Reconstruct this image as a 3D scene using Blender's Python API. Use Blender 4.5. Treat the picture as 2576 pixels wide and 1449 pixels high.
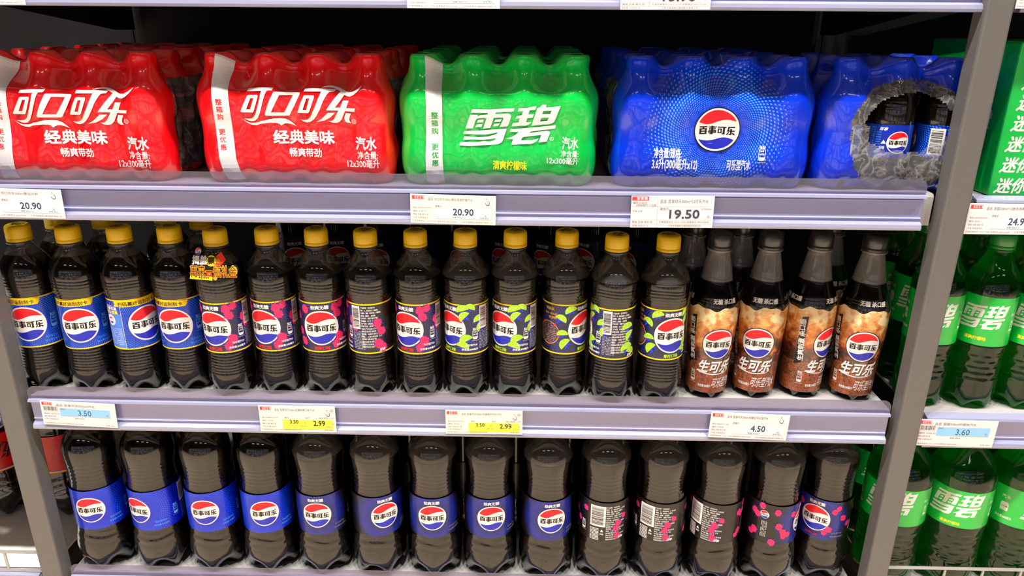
import bpy, bmesh, math, random
from mathutils import Vector, geometry
from math import sin, cos, pi, sqrt, atan2, radians, floor
random.seed(7)
for o in list(bpy.data.objects): bpy.data.objects.remove(o)
SC = bpy.context.scene
COL = SC.collection

# ------------------------------------------------------------------ camera
FPX, PITCH, YAW, ROLL = 1856.46, 0.3475, -0.0200, 0.0074
CAM = Vector((0.0948, -0.8849, 0.0))
FW = Vector((sin(YAW)*cos(PITCH), cos(YAW)*cos(PITCH), -sin(PITCH)))
_rt = Vector((cos(YAW), -sin(YAW), 0)); _up = _rt.cross(FW)
RT = _rt*cos(ROLL) + _up*sin(ROLL); UP = -_rt*sin(ROLL) + _up*cos(ROLL)
cd = bpy.data.cameras.new('camera'); cd.sensor_width = 36; cd.lens = FPX/2576*36
cd.clip_start = 0.02; cd.clip_end = 60
cam = bpy.data.objects.new('camera', cd); COL.objects.link(cam); SC.camera = cam
from mathutils import Matrix
cam.matrix_world = Matrix(((RT.x, UP.x, -FW.x, CAM.x), (RT.y, UP.y, -FW.y, CAM.y), (RT.z, UP.z, -FW.z, CAM.z), (0, 0, 0, 1)))
def at(px, py, Y):
    """the point of the plane y = Y seen at a pixel of the 2576 x 1449 photograph"""
    d = FW + RT*((px-1288)/FPX) + UP*((724.5-py)/FPX)
    return CAM + d*((Y-CAM.y)/d.y)
def phi_view(x, y): return atan2(CAM.x-x, y-CAM.y)

# ------------------------------------------------------------------ world, light, exposure
SC.view_settings.view_transform = 'Standard'; SC.view_settings.look = 'None'
SC.view_settings.gamma = 1; SC.view_settings.use_curve_mapping = False
SC.view_settings.exposure = -0.12
SC.cycles.max_bounces = 12; SC.cycles.transparent_max_bounces = 32
SC.cycles.transmission_bounces = 10; SC.cycles.glossy_bounces = 4; SC.cycles.diffuse_bounces = 4
SC.cycles.caustics_reflective = False; SC.cycles.caustics_refractive = False
SC.cycles.sample_clamp_indirect = 3.0
w = bpy.data.worlds.new('store_air'); SC.world = w; w.use_nodes = True
w.node_tree.nodes['Background'].inputs[0].default_value = (1, .96, .92, 1)
w.node_tree.nodes['Background'].inputs[1].default_value = 0.025
def area(name, loc, sx, sy, power, col=(1, .95, .885), rot=(0, 0, 0), shape='RECTANGLE', spread=pi):
    l = bpy.data.lights.new(name, 'AREA'); l.shape = shape; l.size = sx
    if shape == 'RECTANGLE': l.size_y = sy
    l.energy = power; l.color = col; l.spread = spread
    o = bpy.data.objects.new(name, l); o.location = loc; o.rotation_euler = rot; COL.objects.link(o); return o
LAMPS = [(x, -0.76) for x in (-1.9, -0.95, -0.34, 0.27, 1.05, 2.0)]
for x, y in LAMPS: area('track_lamp', (x, y, 2.6), 0.13, 0.13, 72, shape='DISK')
for x in (-2.6, -1.3, 0, 1.3, 2.6): area('aisle_lamp', (x, -1.6, 2.9), .6, .25, 42, spread=radians(50))
for x in (-1.8, 0.1, 2.0): area('far_lamp', (x, -3.4, 2.9), .9, .3, 6)

# ------------------------------------------------------------------ materials
def lin(c):
    return tuple(((v/255)/12.92 if v/255 <= .04045 else ((v/255+.055)/1.055)**2.4) for v in c) + (1,)
class N:
    """a tiny expression wrapper around shader math nodes"""
    def __init__(s, nt, sock): s.nt, s.s = nt, sock
    def op(s, k, *a):
        n = s.nt.nodes.new('ShaderNodeMath'); n.operation = k
        for i, v in enumerate((s,)+a):
            if isinstance(v, N): s.nt.links.new(v.s, n.inputs[i])
            else: n.inputs[i].default_value = v
        return N(s.nt, n.outputs[0])
    def __add__(s, o): return s.op('ADD', o)
    def __sub__(s, o): return s.op('SUBTRACT', o)
    def __mul__(s, o): return s.op('MULTIPLY', o)
    def __truediv__(s, o): return s.op('DIVIDE', o)
    def __lt__(s, o): return s.op('LESS_THAN', o)
    def __gt__(s, o): return s.op('GREATER_THAN', o)
def mat(name):
    m = bpy.data.materials.new(name); m.use_nodes = True
    return m, m.node_tree, m.node_tree.nodes['Principled BSDF']
def pm(name, c, rough=.5, spec=.5, coat=0, metal=0, trans=0, coat_rough=.05, bump=None):
    m, nt, p = mat(name)
    p.inputs['Base Color'].default_value = lin(c); p.inputs['Roughness'].default_value = rough
    p.inputs['Specular IOR Level'].default_value = spec; p.inputs['Coat Weight'].default_value = coat
    p.inputs['Coat Roughness'].default_value = coat_rough; p.inputs['Metallic'].default_value = metal
    if bump:
        sc, st, dist = bump
        tc = nt.nodes.new('ShaderNodeTexCoord'); mp = nt.nodes.new('ShaderNodeMapping')
        mp.inputs['Scale'].default_value = sc if isinstance(sc, tuple) else (sc, sc, sc)
        nz = nt.nodes.new('ShaderNodeTexNoise'); nz.inputs['Scale'].default_value = 1; nz.inputs['Detail'].default_value = 3
        b = nt.nodes.new('ShaderNodeBump'); b.inputs['Strength'].default_value = st; b.inputs['Distance'].default_value = dist
        nt.links.new(tc.outputs['Object'], mp.inputs[0]); nt.links.new(mp.outputs[0], nz.inputs[0])
        nt.links.new(nz.outputs[0], b.inputs['Height']); nt.links.new(b.outputs[0], p.inputs['Normal'])
    return m
def clear(name, tint=(255, 255, 255), ior=1.55, rough=.03, haze=0, hazecol=(255, 255, 255), translucent=False, bump=None, boost=1.0, wrinkle=0):
    """thin clear plastic: see-through, with a Fresnel sheen and a little milky haze"""
    m = bpy.data.materials.new(name); m.use_nodes = True; nt = m.node_tree; nt.nodes.clear()
    out = nt.nodes.new('ShaderNodeOutputMaterial')
    tr = nt.nodes.new('ShaderNodeBsdfTransparent'); tr.inputs[0].default_value = lin(tint)
    gl = nt.nodes.new('ShaderNodeBsdfGlossy'); gl.inputs['Roughness'].default_value = rough
    ge = nt.nodes.new('ShaderNodeNewGeometry'); fr = nt.nodes.new('ShaderNodeFresnel')
    bf = N(nt, ge.outputs['Backfacing']); io = bf*(1/ior-ior) + ior
    nt.links.new(io.s, fr.inputs[0])
    base = tr.outputs[0]
    if haze:
        df = nt.nodes.new('ShaderNodeBsdfTranslucent' if translucent else 'ShaderNodeBsdfDiffuse'); df.inputs[0].default_value = lin(hazecol)
        mh = nt.nodes.new('ShaderNodeMixShader'); mh.inputs[0].default_value = haze
        if wrinkle:      # creased film lies in several layers along its folds
            t2 = nt.nodes.new('ShaderNodeTexCoord'); n2 = nt.nodes.new('ShaderNodeTexNoise'); n2.inputs['Scale'].default_value = 55; n2.inputs['Detail'].default_value = 1.5; n2.inputs['Distortion'].default_value = 1.2
            nt.links.new(t2.outputs['Object'], n2.inputs[0])
            rg = ((N(nt, n2.outputs[0])*2 - 1).op('ABSOLUTE')*-5 + 1).op('MAXIMUM', 0).op('POWER', 2.2)*wrinkle + haze
            nt.links.new(rg.s, mh.inputs[0])
        nt.links.new(tr.outputs[0], mh.inputs[1]); nt.links.new(df.outputs[0], mh.inputs[2]); base = mh.outputs[0]
    mx = nt.nodes.new('ShaderNodeMixShader')
    f = N(nt, fr.outputs[0])*boost
    nt.links.new(f.s, mx.inputs[0]); nt.links.new(base, mx.inputs[1]); nt.links.new(gl.outputs[0], mx.inputs[2])
    nt.links.new(mx.outputs[0], out.inputs[0])
    if bump:
        sc, st, dist = bump
        tc = nt.nodes.new('ShaderNodeTexCoord'); nz = nt.nodes.new('ShaderNodeTexNoise'); nz.inputs['Scale'].default_value = sc; nz.inputs['Detail'].default_value = 2
        b = nt.nodes.new('ShaderNodeBump'); b.inputs['Strength'].default_value = st; b.inputs['Distance'].default_value = dist
        nt.links.new(tc.outputs['Object'], nz.inputs[0]); nt.links.new(nz.outputs[0], b.inputs['Height'])
        nt.links.new(b.outputs[0], gl.inputs['Normal']); nt.links.new(b.outputs[0], fr.inputs['Normal'])
    return m
def halftone(name, base, dot, Re, rough=.3, coat=.3, peak=1.65, width=.85, n=84, v0=0, glow=None, film=False, size=.46):
    """printed dots on curved rings round the emblem; the UV map is in metres on the unrolled label"""
    m, nt, p = mat(name)
    uv = nt.nodes.new('ShaderNodeUVMap'); sp = nt.nodes.new('ShaderNodeSeparateXYZ'); nt.links.new(uv.outputs[0], sp.inputs[0])
    u = N(nt, sp.outputs[0]); v = N(nt, sp.outputs[1]) - v0
    r = ((u*u + v*v).op('SQRT'))/Re
    th = v.op('ARCTAN2', u)*(n/(2*pi))
    lr = (r.op('LOGARITHM', math.e))*(n/(2*pi)*1.12)
    th = th + lr*.5
    fx = th.op('FRACT') - .5; fy = lr.op('FRACT') - .5
    ri = lr.op('FLOOR')
    d = (fx*fx + fy*fy).op('SQRT')
    amp = ((r - peak)/width).op('ABSOLUTE')
    amp = (amp*-1 + 1).op('MAXIMUM', 0).op('SQRT')*size
    k = d < amp
    mx = nt.nodes.new('ShaderNodeMix'); mx.data_type = 'RGBA'
    mx.inputs['A'].default_value = lin(base); mx.inputs['B'].default_value = lin(dot)
    if glow:
        m2 = nt.nodes.new('ShaderNodeMix'); m2.data_type = 'RGBA'
        m2.inputs['A'].default_value = lin(base); m2.inputs['B'].default_value = lin(glow)
        g = (amp*1.6).op('MINIMUM', 1.0); nt.links.new(g.s, m2.inputs['Factor']); nt.links.new(m2.outputs['Result'], mx.inputs['A'])
    nt.links.new(k.s, mx.inputs['Factor']); nt.links.new(mx.outputs['Result'], p.inputs['Base Color'])
    p.inputs['Roughness'].default_value = rough; p.inputs['Coat Weight'].default_value = coat; p.inputs['Coat Roughness'].default_value = .04
    p.inputs['Specular IOR Level'].default_value = .3
    return m
M = {}
M['white'] = pm('print_white', (240, 236, 232), .4, .3)
M['black'] = pm('print_black', (16, 14, 16), .4, .3)
M['red'] = pm('print_red', (238, 28, 40), .35, .3)
M['navy'] = pm('print_navy', (28, 36, 168), .35, .3)
M['yellow'] = pm('print_yellow', (252, 212, 20), .4, .3)
M['brightyellow'] = pm('print_bright_yellow', (250, 235, 40), .4, .3)
M['lightblue'] = pm('print_light_blue', (120, 180, 250), .4, .3)
M['paleblue'] = pm('print_pale_blue', (70, 130, 235), .4, .3)
M['crimson'] = pm('print_crimson', (150, 14, 60), .4, .3)
M['pink'] = pm('print_pink', (228, 40, 100), .4, .3)
M['rose'] = pm('print_rose', (244, 80, 130), .4, .3)
M['royal'] = pm('print_royal_blue', (34, 62, 215), .4, .3)
M['lime'] = pm('print_lime', (170, 215, 30), .4, .3)
M['palelime'] = pm('print_pale_lime', (205, 232, 110), .4, .3)
M['rind'] = pm('print_rind', (96, 165, 18), .4, .3)
M['orange'] = pm('print_orange', (240, 150, 30), .4, .3)
M['gold'] = pm('print_gold', (214, 160, 40), .4, .3)
M['vermilion'] = pm('print_vermilion', (240, 60, 30), .4, .3)
M['brown'] = pm('print_brown', (70, 36, 14), .4, .3)
M['green'] = pm('print_green', (10, 150, 50), .4, .3)
M['greytext'] = pm('print_grey', (120, 116, 122), .5, .2)
M['inktext'] = pm('print_ink', (60, 62, 84), .5, .2)
M['ticketpaper'] = pm('ticket_paper', (240, 232, 232), .6, .2)
M['ticketcream'] = pm('ticket_cream_paper', (246, 243, 226), .6, .2)
M['ticketblue'] = pm('ticket_blue_print', (150, 205, 248), .6, .2)
M['ticketpaleblue'] = pm('ticket_pale_blue_print', (214, 230, 238), .6, .2)
M['ticketyellow'] = pm('ticket_yellow_print', (250, 238, 80), .6, .2)
M['logored'] = pm('ticket_logo_red', (228, 70, 80), .6, .2)
M['pinkred'] = pm('pink_red_print', (240, 105, 105), .4, .3)
M['shell'] = clear('clear_plastic', (240, 240, 238), 1.6, .03, boost=1.3)
M['neckmist'] = clear('fogged_neck_plastic', (215, 213, 211), 1.6, .05, haze=.22, hazecol=(206, 200, 194), boost=1.3)  # bright reflections on the tall necks, painted in as milky haze
M['mist'] = clear('misted_clear_plastic', (225, 224, 222), 1.6, .04, haze=.055, hazecol=(200, 192, 184), boost=1.3)  # grey haze above the drink imitates light reflected in the empty neck
M['greenshell'] = clear('green_plastic', (100, 226, 120), 1.55, .03, haze=.42, hazecol=(40, 236, 100), translucent=True, boost=1.0)
M['film'] = clear('clear_film', (236, 236, 236), 1.55, .07, haze=.11, hazecol=(230, 228, 226), wrinkle=.24, bump=(70, .7, .008), boost=2.0)
M['riser'] = clear('rail_clear_plastic', (205, 200, 215), 1.5, .08, haze=.10, hazecol=(212, 208, 226))
M['cola'] = pm('cola', (9, 5, 4), .25, .15)
M['foam'] = pm('cola_surface', (74, 64, 57), .3, .4)
M['yellowcap'] = pm('yellow_cap_plastic', (222, 180, 0), .38, .45)
M['blackcap'] = pm('black_cap_plastic', (22, 21, 24), .3, .5)
M['greencap'] = pm('green_cap_plastic', (10, 110, 40), .35, .5)
M['rail'] = pm('rail_lavender_plastic', (158, 160, 204), .22, .5, coat=.5)
M['railedge'] = pm('rail_edge_plastic', (146, 147, 174), .12, .8, coat=1)
M['steel'] = pm('shelf_steel_paint', (164, 161, 158), .42, .4, bump=(900, .06, .001))
M['paledeck'] = pm('pale_shelf_paint', (238, 232, 222), .5, .3)  # shelf paint lightened to stand in for light falling on the left deck
M['post'] = pm('post_grey_paint', (92, 90, 89), .45, .4, bump=(1400, .25, .001))
M['darksteel'] = pm('back_panel_paint', (14, 14, 16), .6, .2)
M['bracket'] = pm('bracket_paint', (15, 15, 16), .5, .4)
M['wire'] = pm('galvanised_wire', (176, 172, 170), .3, .5, metal=.5)
M['redfilm'] = pm('red_shrink_film', (232, 6, 18), .28, .5, coat=1.0, coat_rough=.03, bump=((60, 60, 26), .35, .004))
M['greenfilm'] = pm('green_shrink_film', (0, 186, 66), .28, .5, coat=1.0, coat_rough=.03, bump=((60, 60, 26), .35, .004))
M['bluefilm'] = pm('plain_blue_shrink_film', (2, 48, 206), .28, .5, coat=1.0, coat_rough=.03, bump=((80, 80, 26), .4, .004))
M['dotfilm'] = halftone('dotted_blue_shrink_film', (2, 48, 206), (70, 160, 250), .0268, rough=.26, coat=.9, peak=2.15, width=1.25, n=96, size=.35)
M['bluelabel'] = halftone('blue_label', (0, 36, 158), (44, 124, 236), .0254, coat=.12, peak=1.75, width=1.0, n=80, size=.36)
M['biglabel'] = halftone('deep_blue_label', (0, 20, 170), (20, 84, 232), .0217, coat=.12, peak=1.75, width=1.0, n=80, size=.34)
M['blacklabel'] = halftone('black_fruit_label', (17, 14, 16), (26, 44, 150), .0254, coat=.12, peak=1.9, width=1.1, n=76, size=.36, glow=(20, 20, 44))
M['zerolabel'] = halftone('smoky_ring_label', (17, 14, 15), (24, 48, 190), .0217, coat=.12, peak=1.55, width=.8, n=88, size=.36, glow=(18, 24, 92))
M['redlabel'] = pm('red_label', (176, 8, 8), .35, .3)
M['greenlabel'] = pm('green_label', (0, 178, 58), .32, .4, coat=.3)
M['carton'] = pm('green_carton_board', (0, 178, 66), .35, .5, coat=.2)
M['tagcard'] = pm('dark_tag_card', (26, 16, 12), .4, .4)
M['barwhite'] = M['white']

def colamat():
    """printed photograph of iced cola: foam on top, amber below, dark ice at the foot"""
    m, nt, p = mat('iced_cola_print')
    uv = nt.nodes.new('ShaderNodeUVMap'); mp = nt.nodes.new('ShaderNodeMapping'); mp.inputs['Scale'].default_value = (60, 60, 60)
    nt.links.new(uv.outputs[0], mp.inputs[0])
    nz = nt.nodes.new('ShaderNodeTexNoise'); nz.inputs['Scale'].default_value = 1.0; nz.inputs['Detail'].default_value = 8; nz.inputs['Roughness'].default_value = .62; nz.inputs['Distortion'].default_value = 1.6
    nt.links.new(mp.outputs[0], nz.inputs[0])
    nz2 = nt.nodes.new('ShaderNodeTexNoise'); nz2.inputs['Scale'].default_value = 1.1; nz2.inputs['Detail'].default_value = 2; nz2.inputs['Distortion'].default_value = .8
    nt.links.new(mp.outputs[0], nz2.inputs[0])
    vo = nt.nodes.new('ShaderNodeTexVoronoi'); vo.inputs['Scale'].default_value = 9; nt.links.new(mp.outputs[0], vo.inputs[0])
    sp = nt.nodes.new('ShaderNodeSeparateXYZ'); nt.links.new(uv.outputs[0], sp.inputs[0])
    v = N(nt, sp.outputs[1])                     # -.06 .. .06
    h = v*8.3 + .5                               # 0 bottom .. 1 top
    a = (N(nt, nz2.outputs[0]) - .5)*1.25 + (N(nt, nz.outputs[0]) - .5)*.75
    f = h + a*.78
    r1 = nt.nodes.new('ShaderNodeValToRGB'); nt.links.new(f.s, r1.inputs[0])
    cr = r1.color_ramp
    pts = [(0, (96, 34, 16)), (.16, (150, 62, 30)), (.28, (64, 26, 18)), (.42, (38, 20, 18)), (.54, (92, 40, 18)), (.66, (168, 80, 28)), (.8, (204, 132, 62)), (.93, (224, 178, 112)), (1, (238, 212, 164))]
    while len(cr.elements) < len(pts): cr.elements.new(.5)
    for e, (q, c) in zip(cr.elements, pts): e.position = q; e.color = lin(c)
    d = N(nt, vo.outputs['Distance']); bub = (d > .42)*((h < .36))*.32
    mx = nt.nodes.new('ShaderNodeMix'); mx.data_type = 'RGBA'; mx.inputs['B'].default_value = lin((216, 132, 72))
    nt.links.new(bub.s, mx.inputs['Factor']); nt.links.new(r1.outputs[0], mx.inputs['A'])
    nt.links.new(mx.outputs['Result'], p.inputs['Base Color'])
    p.inputs['Roughness'].default_value = .3; p.inputs['Coat Weight'].default_value = .3
    return m
M['icedcola'] = colamat()
def sodamat():
    """clear lemon soda: part seen straight through, part bent like the lens it is"""
    m = bpy.data.materials.new('lemon_soda'); m.use_nodes = True; nt = m.node_tree; nt.nodes.clear()
    out = nt.nodes.new('ShaderNodeOutputMaterial'); g = nt.nodes.new('ShaderNodeBsdfGlass'); t = nt.nodes.new('ShaderNodeBsdfTransparent'); x = nt.nodes.new('ShaderNodeMixShader')
    g.inputs['IOR'].default_value = 1.2; g.inputs['Roughness'].default_value = 0; g.inputs[0].default_value = lin((222, 255, 230)); t.inputs[0].default_value = lin((216, 250, 224)); x.inputs[0].default_value = .5
    nt.links.new(t.outputs[0], x.inputs[1]); nt.links.new(g.outputs[0], x.inputs[2]); nt.links.new(x.outputs[0], out.inputs[0]); return m
M['soda'] = sodamat()
def floormat():
    m, nt, p = mat('beige_floor_tile')
    tc = nt.nodes.new('ShaderNodeTexCoord'); br = nt.nodes.new('ShaderNodeTexBrick')
    br.offset = 0; br.inputs['Scale'].default_value = 1; br.inputs['Brick Width'].default_value = .6; br.inputs['Row Height'].default_value = .6
    br.inputs['Mortar Size'].default_value = .004; br.inputs['Color1'].default_value = lin((214, 192, 166)); br.inputs['Color2'].default_value = lin((206, 184, 158)); br.inputs['Mortar'].default_value = lin((130, 120, 108))
    nt.links.new(tc.outputs['Object'], br.inputs[0]); nt.links.new(br.outputs[0], p.inputs['Base Color'])
    p.inputs['Roughness'].default_value = .2; return m
M['floor'] = floormat()
M['ceiling'] = pm('ceiling_paint', (80, 75, 70), .8, .2)

# ------------------------------------------------------------------ mesh helpers
def add(name, me, parent=None, loc=None, rotz=0):
    o = bpy.data.objects.new(name, me); COL.objects.link(o)
    if parent: o.parent = parent
    if loc is not None: o.location = loc
    if rotz: o.rotation_euler = (0, 0, rotz)
    return o
def mk(name, vs, fs, mats, parent=None, idx=None, smooth=False, uvs=None, loc=None):
    me = bpy.data.meshes.new(name); me.from_pydata([tuple(v) for v in vs], [], fs)
    for m in (mats if isinstance(mats, (list, tuple)) else [mats]): me.materials.append(m)
    if idx: me.polygons.foreach_set('material_index', idx)
    if smooth: me.polygons.foreach_set('use_smooth', [True]*len(fs))
    if uvs:
        ul = me.uv_layers.new(name='UVMap')
        for l in me.loops: ul.data[l.index].uv = uvs[l.vertex_index]
    me.update(); return add(name, me, parent, loc)
def thing(name, label, cat, loc=(0, 0, 0), group=None, rotz=0):
    o = bpy.data.objects.new(name, None); COL.objects.link(o); o.location = loc; o.rotation_euler = (0, 0, rotz)
    o.empty_display_size = .05; o['label'] = label; o['category'] = cat
    if group: o['group'] = group
    return o
def tag(o, label, cat, group=None):
    o['label'] = label; o['category'] = cat
    if group: o['group'] = group
    return o
def dup(root, loc, rotz, label, group=None):
    r = root.copy(); COL.objects.link(r); r.location = loc; r.rotation_euler = (0, 0, rotz); r['label'] = label
    if group: r['group'] = group
    for ch in list(root.children):
        c = ch.copy(); COL.objects.link(c); c.parent = r
        for g in ch.children:
            d = g.copy(); COL.objects.link(d); d.parent = c
    return r
def smooth_profile(pts, n=4):
    """Catmull-Rom through (z, r) points; a repeated z keeps a crease"""
    out = []
    for i in range(len(pts)-1):
        p0 = pts[max(i-1, 0)]; p1 = pts[i]; p2 = pts[i+1]; p3 = pts[min(i+2, len(pts)-1)]
        if abs(p2[0]-p1[0]) < .0026 or abs(p2[1]-p1[1]) < 1e-6:
            out.append(p1); continue
        for k in range(n):
            t = k/n
            z = p1[0] + (p2[0]-p1[0])*t
            m1 = (p2[1]-p0[1])/max(p2[0]-p0[0], 1e-6)*(p2[0]-p1[0]); m2 = (p3[1]-p1[1])/max(p3[0]-p1[0], 1e-6)*(p2[0]-p1[0])
            lim = abs(p2[1]-p1[1])*3
            m1 = max(-lim, min(lim, m1)); m2 = max(-lim, min(lim, m2))
            h = (2*t**3-3*t*t+1)*p1[1] + (t**3-2*t*t+t)*m1 + (-2*t**3+3*t*t)*p2[1] + (t**3-t*t)*m2
            out.append((z, h))
    out.append(pts[-1]); return out
def rad(prof, z):
    for (z0, r0), (z1, r1) in zip(prof, prof[1:]):
        if z0 <= z <= z1: return r0 + (r1-r0)*((z-z0)/(z1-z0) if z1 > z0 else 0)
    return prof[-1][1]
def lathe(prof, seg, rf=None, zf=None, cap0=False, cap1=False):
    vs, fs = [], []
    for z, r in prof:
        for k in range(seg):
            a = 2*pi*k/seg; rr = rf(z, a, r) if rf else r
            vs.append((rr*sin(a), -rr*cos(a), zf(z, a) if zf else z))
    for i in range(len(prof)-1):
        for k in range(seg):
            fs.append((i*seg+k, i*seg+(k+1) % seg, (i+1)*seg+(k+1) % seg, (i+1)*seg+k))
    if cap0: fs.append(tuple(range(seg-1, -1, -1)))
    if cap1: fs.append(tuple((len(prof)-1)*seg+k for k in range(seg)))
    return vs, fs
def box(x0, x1, y0, y1, z0, z1, bev=0):
    bm = bmesh.new(); bmesh.ops.create_cube(bm, size=1)
    for v in bm.verts: v.co = (x0+(v.co.x+.5)*(x1-x0), y0+(v.co.y+.5)*(y1-y0), z0+(v.co.z+.5)*(z1-z0))
    if bev: bmesh.ops.bevel(bm, geom=bm.edges[:], offset=bev, segments=2, affect='EDGES', profile=.5)
    vs = [v.co.copy() for v in bm.verts]; bm.verts.index_update(); fs = [tuple(v.index for v in f.verts) for f in bm.faces]; bm.free(); return vs, fs
def extrude_x(sec, x0, x1):
    """closed (y, z) section swept along x"""
    n = len(sec); vs = [(x0, y, z) for y, z in sec] + [(x1, y, z) for y, z in sec]
    fs = [(k, (k+1) % n, n+(k+1) % n, n+k) for k in range(n)] + [tuple(range(n-1, -1, -1)), tuple(range(n, 2*n))]
    return vs, fs
def tube(p0, p1, r, seg=10):
    p0, p1 = Vector(p0), Vector(p1); d = (p1-p0).normalized(); a = d.orthogonal().normalized(); b = d.cross(a)
    vs = [p+(a*cos(2*pi*k/seg)+b*sin(2*pi*k/seg))*r for p in (p0, p1) for k in range(seg)]
    fs = [(k, (k+1) % seg, seg+(k+1) % seg, seg+k) for k in range(seg)] + [tuple(range(seg-1, -1, -1)), tuple(range(seg, 2*seg))]
    return vs, fs
def join(*parts):
    vs, fs = [], []
    for v, f in parts:
        n = len(vs); vs += list(v); fs += [tuple(i+n for i in q) for q in f]
    return vs, fs

# ------------------------------------------------------------------ flat print (lettering, emblems) laid on real surfaces
_G = {}
def glyphs(s):
    if s not in _G:
        c = bpy.data.curves.new('t', 'FONT'); c.body = s; c.size = 1; c.resolution_u = 2
        o = bpy.data.objects.new('t', c); COL.objects.link(o)
        me = bpy.data.meshes.new_from_object(o.evaluated_get(bpy.context.evaluated_depsgraph_get()))
        V = [(v.co.x, v.co.y) for v in me.vertices]; F = [tuple(p.vertices) for p in me.polygons]
        bpy.data.objects.remove(o); bpy.data.curves.remove(c); bpy.data.meshes.remove(me)
        _G[s] = (V, F)
    return _G[s]
class Art:
    def __init__(s): s.sh = []; s.mats = []
    def mi(s, m):
        m = M[m] if isinstance(m, str) else m
        if m not in s.mats: s.mats.append(m)
        return s.mats.index(m)
    def poly(s, pts, m, L=1, holes=()):
        pts = [Vector((x, y, 0)) for x, y in pts]; hs = [[Vector((x, y, 0)) for x, y in h] for h in holes]
        T = geometry.tessellate_polygon([pts]+hs); V = [(p.x, p.y) for q in [pts]+hs for p in q]
        s.sh.append((V, [tuple(t) for t in T], s.mi(m), L)); return s
    def rect(s, x0, y0, x1, y1, m, L=1):
        s.sh.append(([(x0, y0), (x1, y0), (x1, y1), (x0, y1)], [(0, 1, 2, 3)], s.mi(m), L)); return s
    def disc(s, cx, cy, r, m, L=1, n=32, ry=None):
        ry = ry or r
        s.sh.append(([(cx+r*cos(2*pi*k/n), cy+ry*sin(2*pi*k/n)) for k in range(n)], [tuple(range(n))], s.mi(m), L)); return s
    def ring(s, cx, cy, r0, r1, m, L=1, n=32):
        V = [(cx+r*cos(2*pi*k/n), cy+r*sin(2*pi*k/n)) for r in (r0, r1) for k in range(n)]
        s.sh.append((V, [(k, (k+1) % n, n+(k+1) % n, n+k) for k in range(n)], s.mi(m), L)); return s
    def text(s, t, cx, cy, m, h=None, w=None, L=1, bold=0, shear=0, rot=0, align='c'):
        V, F = glyphs(t)
        if not V: return s
        x0 = min(v[0] for v in V); x1 = max(v[0] for v in V); y0 = min(v[1] for v in V); y1 = max(v[1] for v in V)
        sy = h/(y1-y0) if h else w/(x1-x0); sx = w/(x1-x0) if w else sy
        offs = [(0, 0)]
        if bold:
            b = bold*.62*(y1-y0); offs = [(dx*b*sy/sx, dy*b) for dx in (-1, 0, 1) for dy in (-1, 0, 1)]
        ax = {'c': (x0+x1)/2, 'l': x0, 'r': x1}[align]; ay = (y0+y1)/2
        for io, (dx, dy) in enumerate(offs):
            P = []
            for x, y in V:
                X = (x+dx-ax)*sx; Y = (y+dy-ay)*sy; X += shear*Y
                P.append((cx+X*cos(rot)-Y*sin(rot), cy+X*sin(rot)+Y*cos(rot)))
            s.sh.append((P, F, s.mi(m), L+.03*io))
        return s
    def barcode(s, x0, y0, x1, y1, L=1, vertical=True, seed=1, bg='white', bar='black'):
        R = random.Random(seed); s.rect(x0, y0, x1, y1, bg, L)
        pad = .08; a0, a1 = (y0, y1) if vertical else (x0, x1); d = a1-a0; p = a0+pad*d
        while p < a1-pad*d:
            wd = d*R.choice((.012, .018, .026, .034))
            if vertical: s.rect(x0+(x1-x0)*.08, p, x0+(x1-x0)*.86, min(p+wd, a1-pad*d), bar, L+1)
            else: s.rect(p, y0+(y1-y0)*.12, min(p+wd, a1-pad*d), y1-(y1-y0)*.06, bar, L+1)
            p += wd + d*R.choice((.012, .02, .028))
        return s
    def build(s, name, fn, parent=None, du=None, dv=None, eps=6e-5):
        """fn(u, v, offset) -> point; the print is cut on a grid so it follows the surface"""
        bm = bmesh.new()
        for V, F, mi, L in s.sh:
            vs = [bm.verts.new((x, y, L)) for x, y in V]
            for f in F:
                try: fc = bm.faces.new([vs[i] for i in f]); fc.material_index = mi
                except ValueError: pass
        for d, ax in ((du, 0), (dv, 1)):
            if not d: continue
            c = [v.co[ax] for v in bm.verts]; k = math.ceil(min(c)/d)
            while k*d < max(c):
                co = [0, 0, 0]; no = [0, 0, 0]; co[ax] = k*d; no[ax] = 1
                lo, hi = k*d-1e-7, k*d+1e-7
                fs = [f for f in bm.faces if min(v.co[ax] for v in f.verts) < lo and max(v.co[ax] for v in f.verts) > hi]
                if fs:
                    ge = set(fs)
                    for f in fs: ge.update(f.edges); ge.update(f.verts)
                    bmesh.ops.bisect_plane(bm, geom=list(ge), dist=1e-7, plane_co=co, plane_no=no)
                k += 1
        for v in bm.verts: v.co = fn(v.co.x, v.co.y, eps*v.co.z)
        bmesh.ops.recalc_face_normals(bm, faces=[f for f in bm.faces if False])
        me = bpy.data.meshes.new(name); bm.to_mesh(me); bm.free()
        for m in s.mats: me.materials.append(m)
        return add(name, me, parent)
def on_cyl(prof_or_r, zc, off=0):
    def fn(u, v, e):
        z = zc+v; r = (rad(prof_or_r, z) if isinstance(prof_or_r, list) else prof_or_r); a = u/(prof_or_r if not isinstance(prof_or_r, list) else REFR)
        rr = r+off+e; return (rr*sin(a), -rr*cos(a), z)
    return fn
REFR = .0325

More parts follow.
